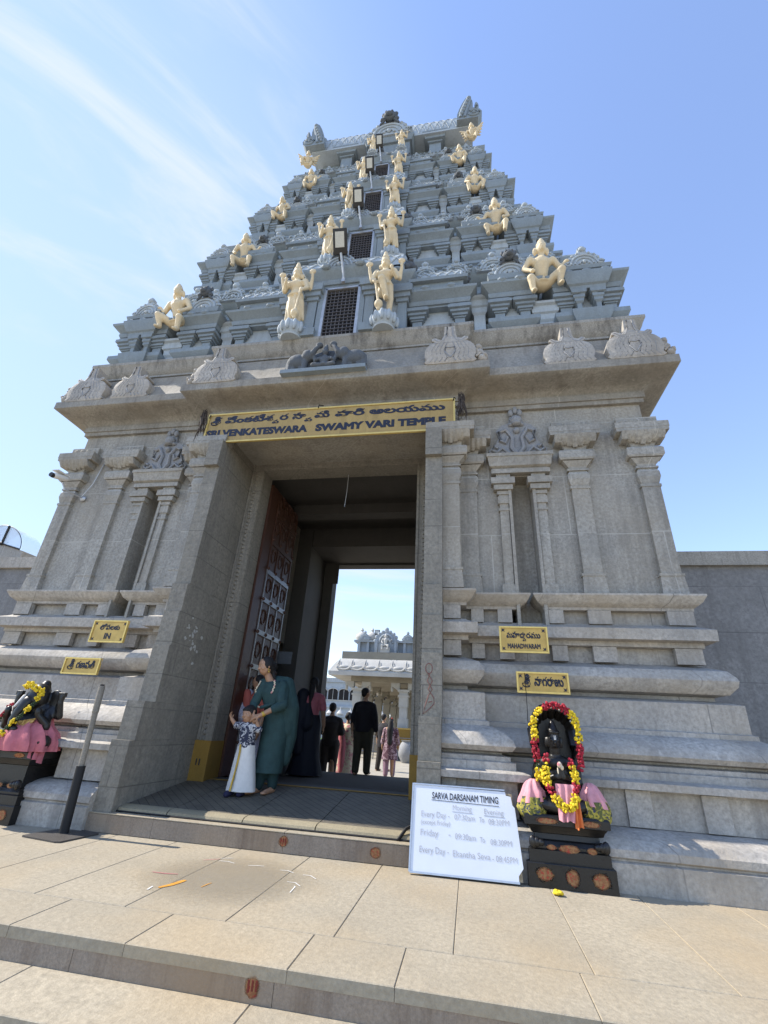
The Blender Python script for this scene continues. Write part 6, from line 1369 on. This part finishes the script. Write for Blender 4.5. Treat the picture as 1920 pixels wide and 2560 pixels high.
m = M(); m.tube([(-4.52, 23.0, 5.0), (-4.52, 23.0, 5.42)], .025, 6); build('post', m, 'galv', r, 40)
m = M(); m.box(-4.64, -4.40, 22.95, 23.05, 5.40, 5.62); build('housing', m, 'lamp_body', r, 0)
m = M(); m.box(-4.61, -4.43, 22.93, 22.948, 5.43, 5.59); build('lens', m, 'lamp_glass', r, 0)
r = empty('queue_railing', (-3.4, 22.4, -.15), 'steel pipe queue railing in front of the pavilion', 'railing')
m = M()
for z in (.15, .45, .75): m.tube([(-5.2, 22.3, z), (-1.4, 22.3, z)], .022, 6)
build('rail', m, 'steel', r, 40)
for k in range(5): m = M(); m.tube([(-5.2 + k * .95, 22.3, -.15), (-5.2 + k * .95, 22.3, .8)], .025, 6); build('post', m, 'steel', r, 40)
for x, lb, mt in ((-2.62, 'large pale clay pot standing beside the pavilion steps', 'courtyard'), (-2.95, 'yellow offering box near the pavilion entrance', 'yellowpaint')):
    m = M()
    if 'pot' in lb: m.lathe((x, 21.2, -.15), [(.02, 0), (.2, 0), (.34, .25), (.36, .5), (.25, .72), (.2, .78), (.26, .84), (.02, .84)], 16); tag(build('clay_pot', m, 'granite_dark', None, 50), lb, 'pot')
    else:
        r = empty('offering_box', (x, 22.6, -.15), lb, 'box'); m = M(); m.box(x - .3, x + .3, 22.5, 23, .3, 1.1); build('body', m, mt, r, 0); m = M(); m.box(x - .33, x + .33, 22.47, 23.03, 1.1, 1.16); build('lid', m, 'brass', r, 0)
        for q in (-.26, .26): m = M(); m.box(x + q - .03, x + q + .03, 22.55, 22.95, -.15, .3); build('leg', m, 'granite_dark', r, 0)
# pale building far behind
b = empty('pale_building', (-16, 60, -.15), 'pale blue two-storey building with arched windows beyond the courtyard', 'building')
m = M(); m.box(-24, -8, 60, 70, -.15, 6.4); m.box(-24.2, -7.8, 59.8, 60.2, 3.3, 3.5); m.box(-24.2, -7.8, 59.8, 60.2, 6.3, 6.8); build('wall', m, 'pale_wash', b, 0)
for k in range(10):
    x = -22.8 + k * 1.43
    m = M(); m.box(x - .62, x + .62, 59.94, 60.02, 4.2, 5.2); m.poly([(.62 * math.cos(a), .32 * math.sin(a)) for a in [math.pi * i / 8 for i in range(9)]], 0, .08, 'XZ', (x, 59.94, 5.2)); wd = build('window', m, 'void', b, 0)
    m = M(); m.tube([(x + .66 * math.cos(a), 59.92, 5.2 + .36 * math.sin(a)) for a in [math.pi * i / 8 for i in range(9)]], .05, 5); m.box(x - .02, x + .02, 59.9, 59.94, 4.2, 5.5); m.box(x - .7, x + .7, 59.86, 59.95, 4.12, 4.2); build('window_frame', m, 'white_wash', wd, 0)
m = M()
for k in range(60): x = -24 + k * .27; m.box(x - .06, x + .06, 59.78, 59.84, 6.45, 6.75)
build('balustrade', m, 'white_wash', b, 0)
r = empty('boundary_wall', (-14, 45, -.15), 'low white boundary wall with small domed finials in front of the pale building', 'wall')
m = M(); m.box(-22, -6, 45, 45.4, -.15, 1.9); m.box(-22, -6, 44.9, 45.5, 1.9, 2.05); build('masonry', m, 'pale_wash', r, 0)
for k in range(16): m = M(); m.lathe((-21 + k, 45.2, 2.05), [(.02, 0), (.3, 0), (.36, .18), (.2, .4), (.06, .5), (.02, .75)], 12); build('finial', m, 'white_wash', r, 50)
m = M(); rr = random.Random(3)
for k in range(160): m.ell((-12.2 + rr.gauss(0, .4), 43.6 + rr.gauss(0, .3), .5 + rr.gauss(0, .45)), (.12, .12, .08), 6, 4)
tag(build('shrub', m, MT['shrub'], None, 60), 'bright green shrub in front of the low white boundary wall', 'shrub')
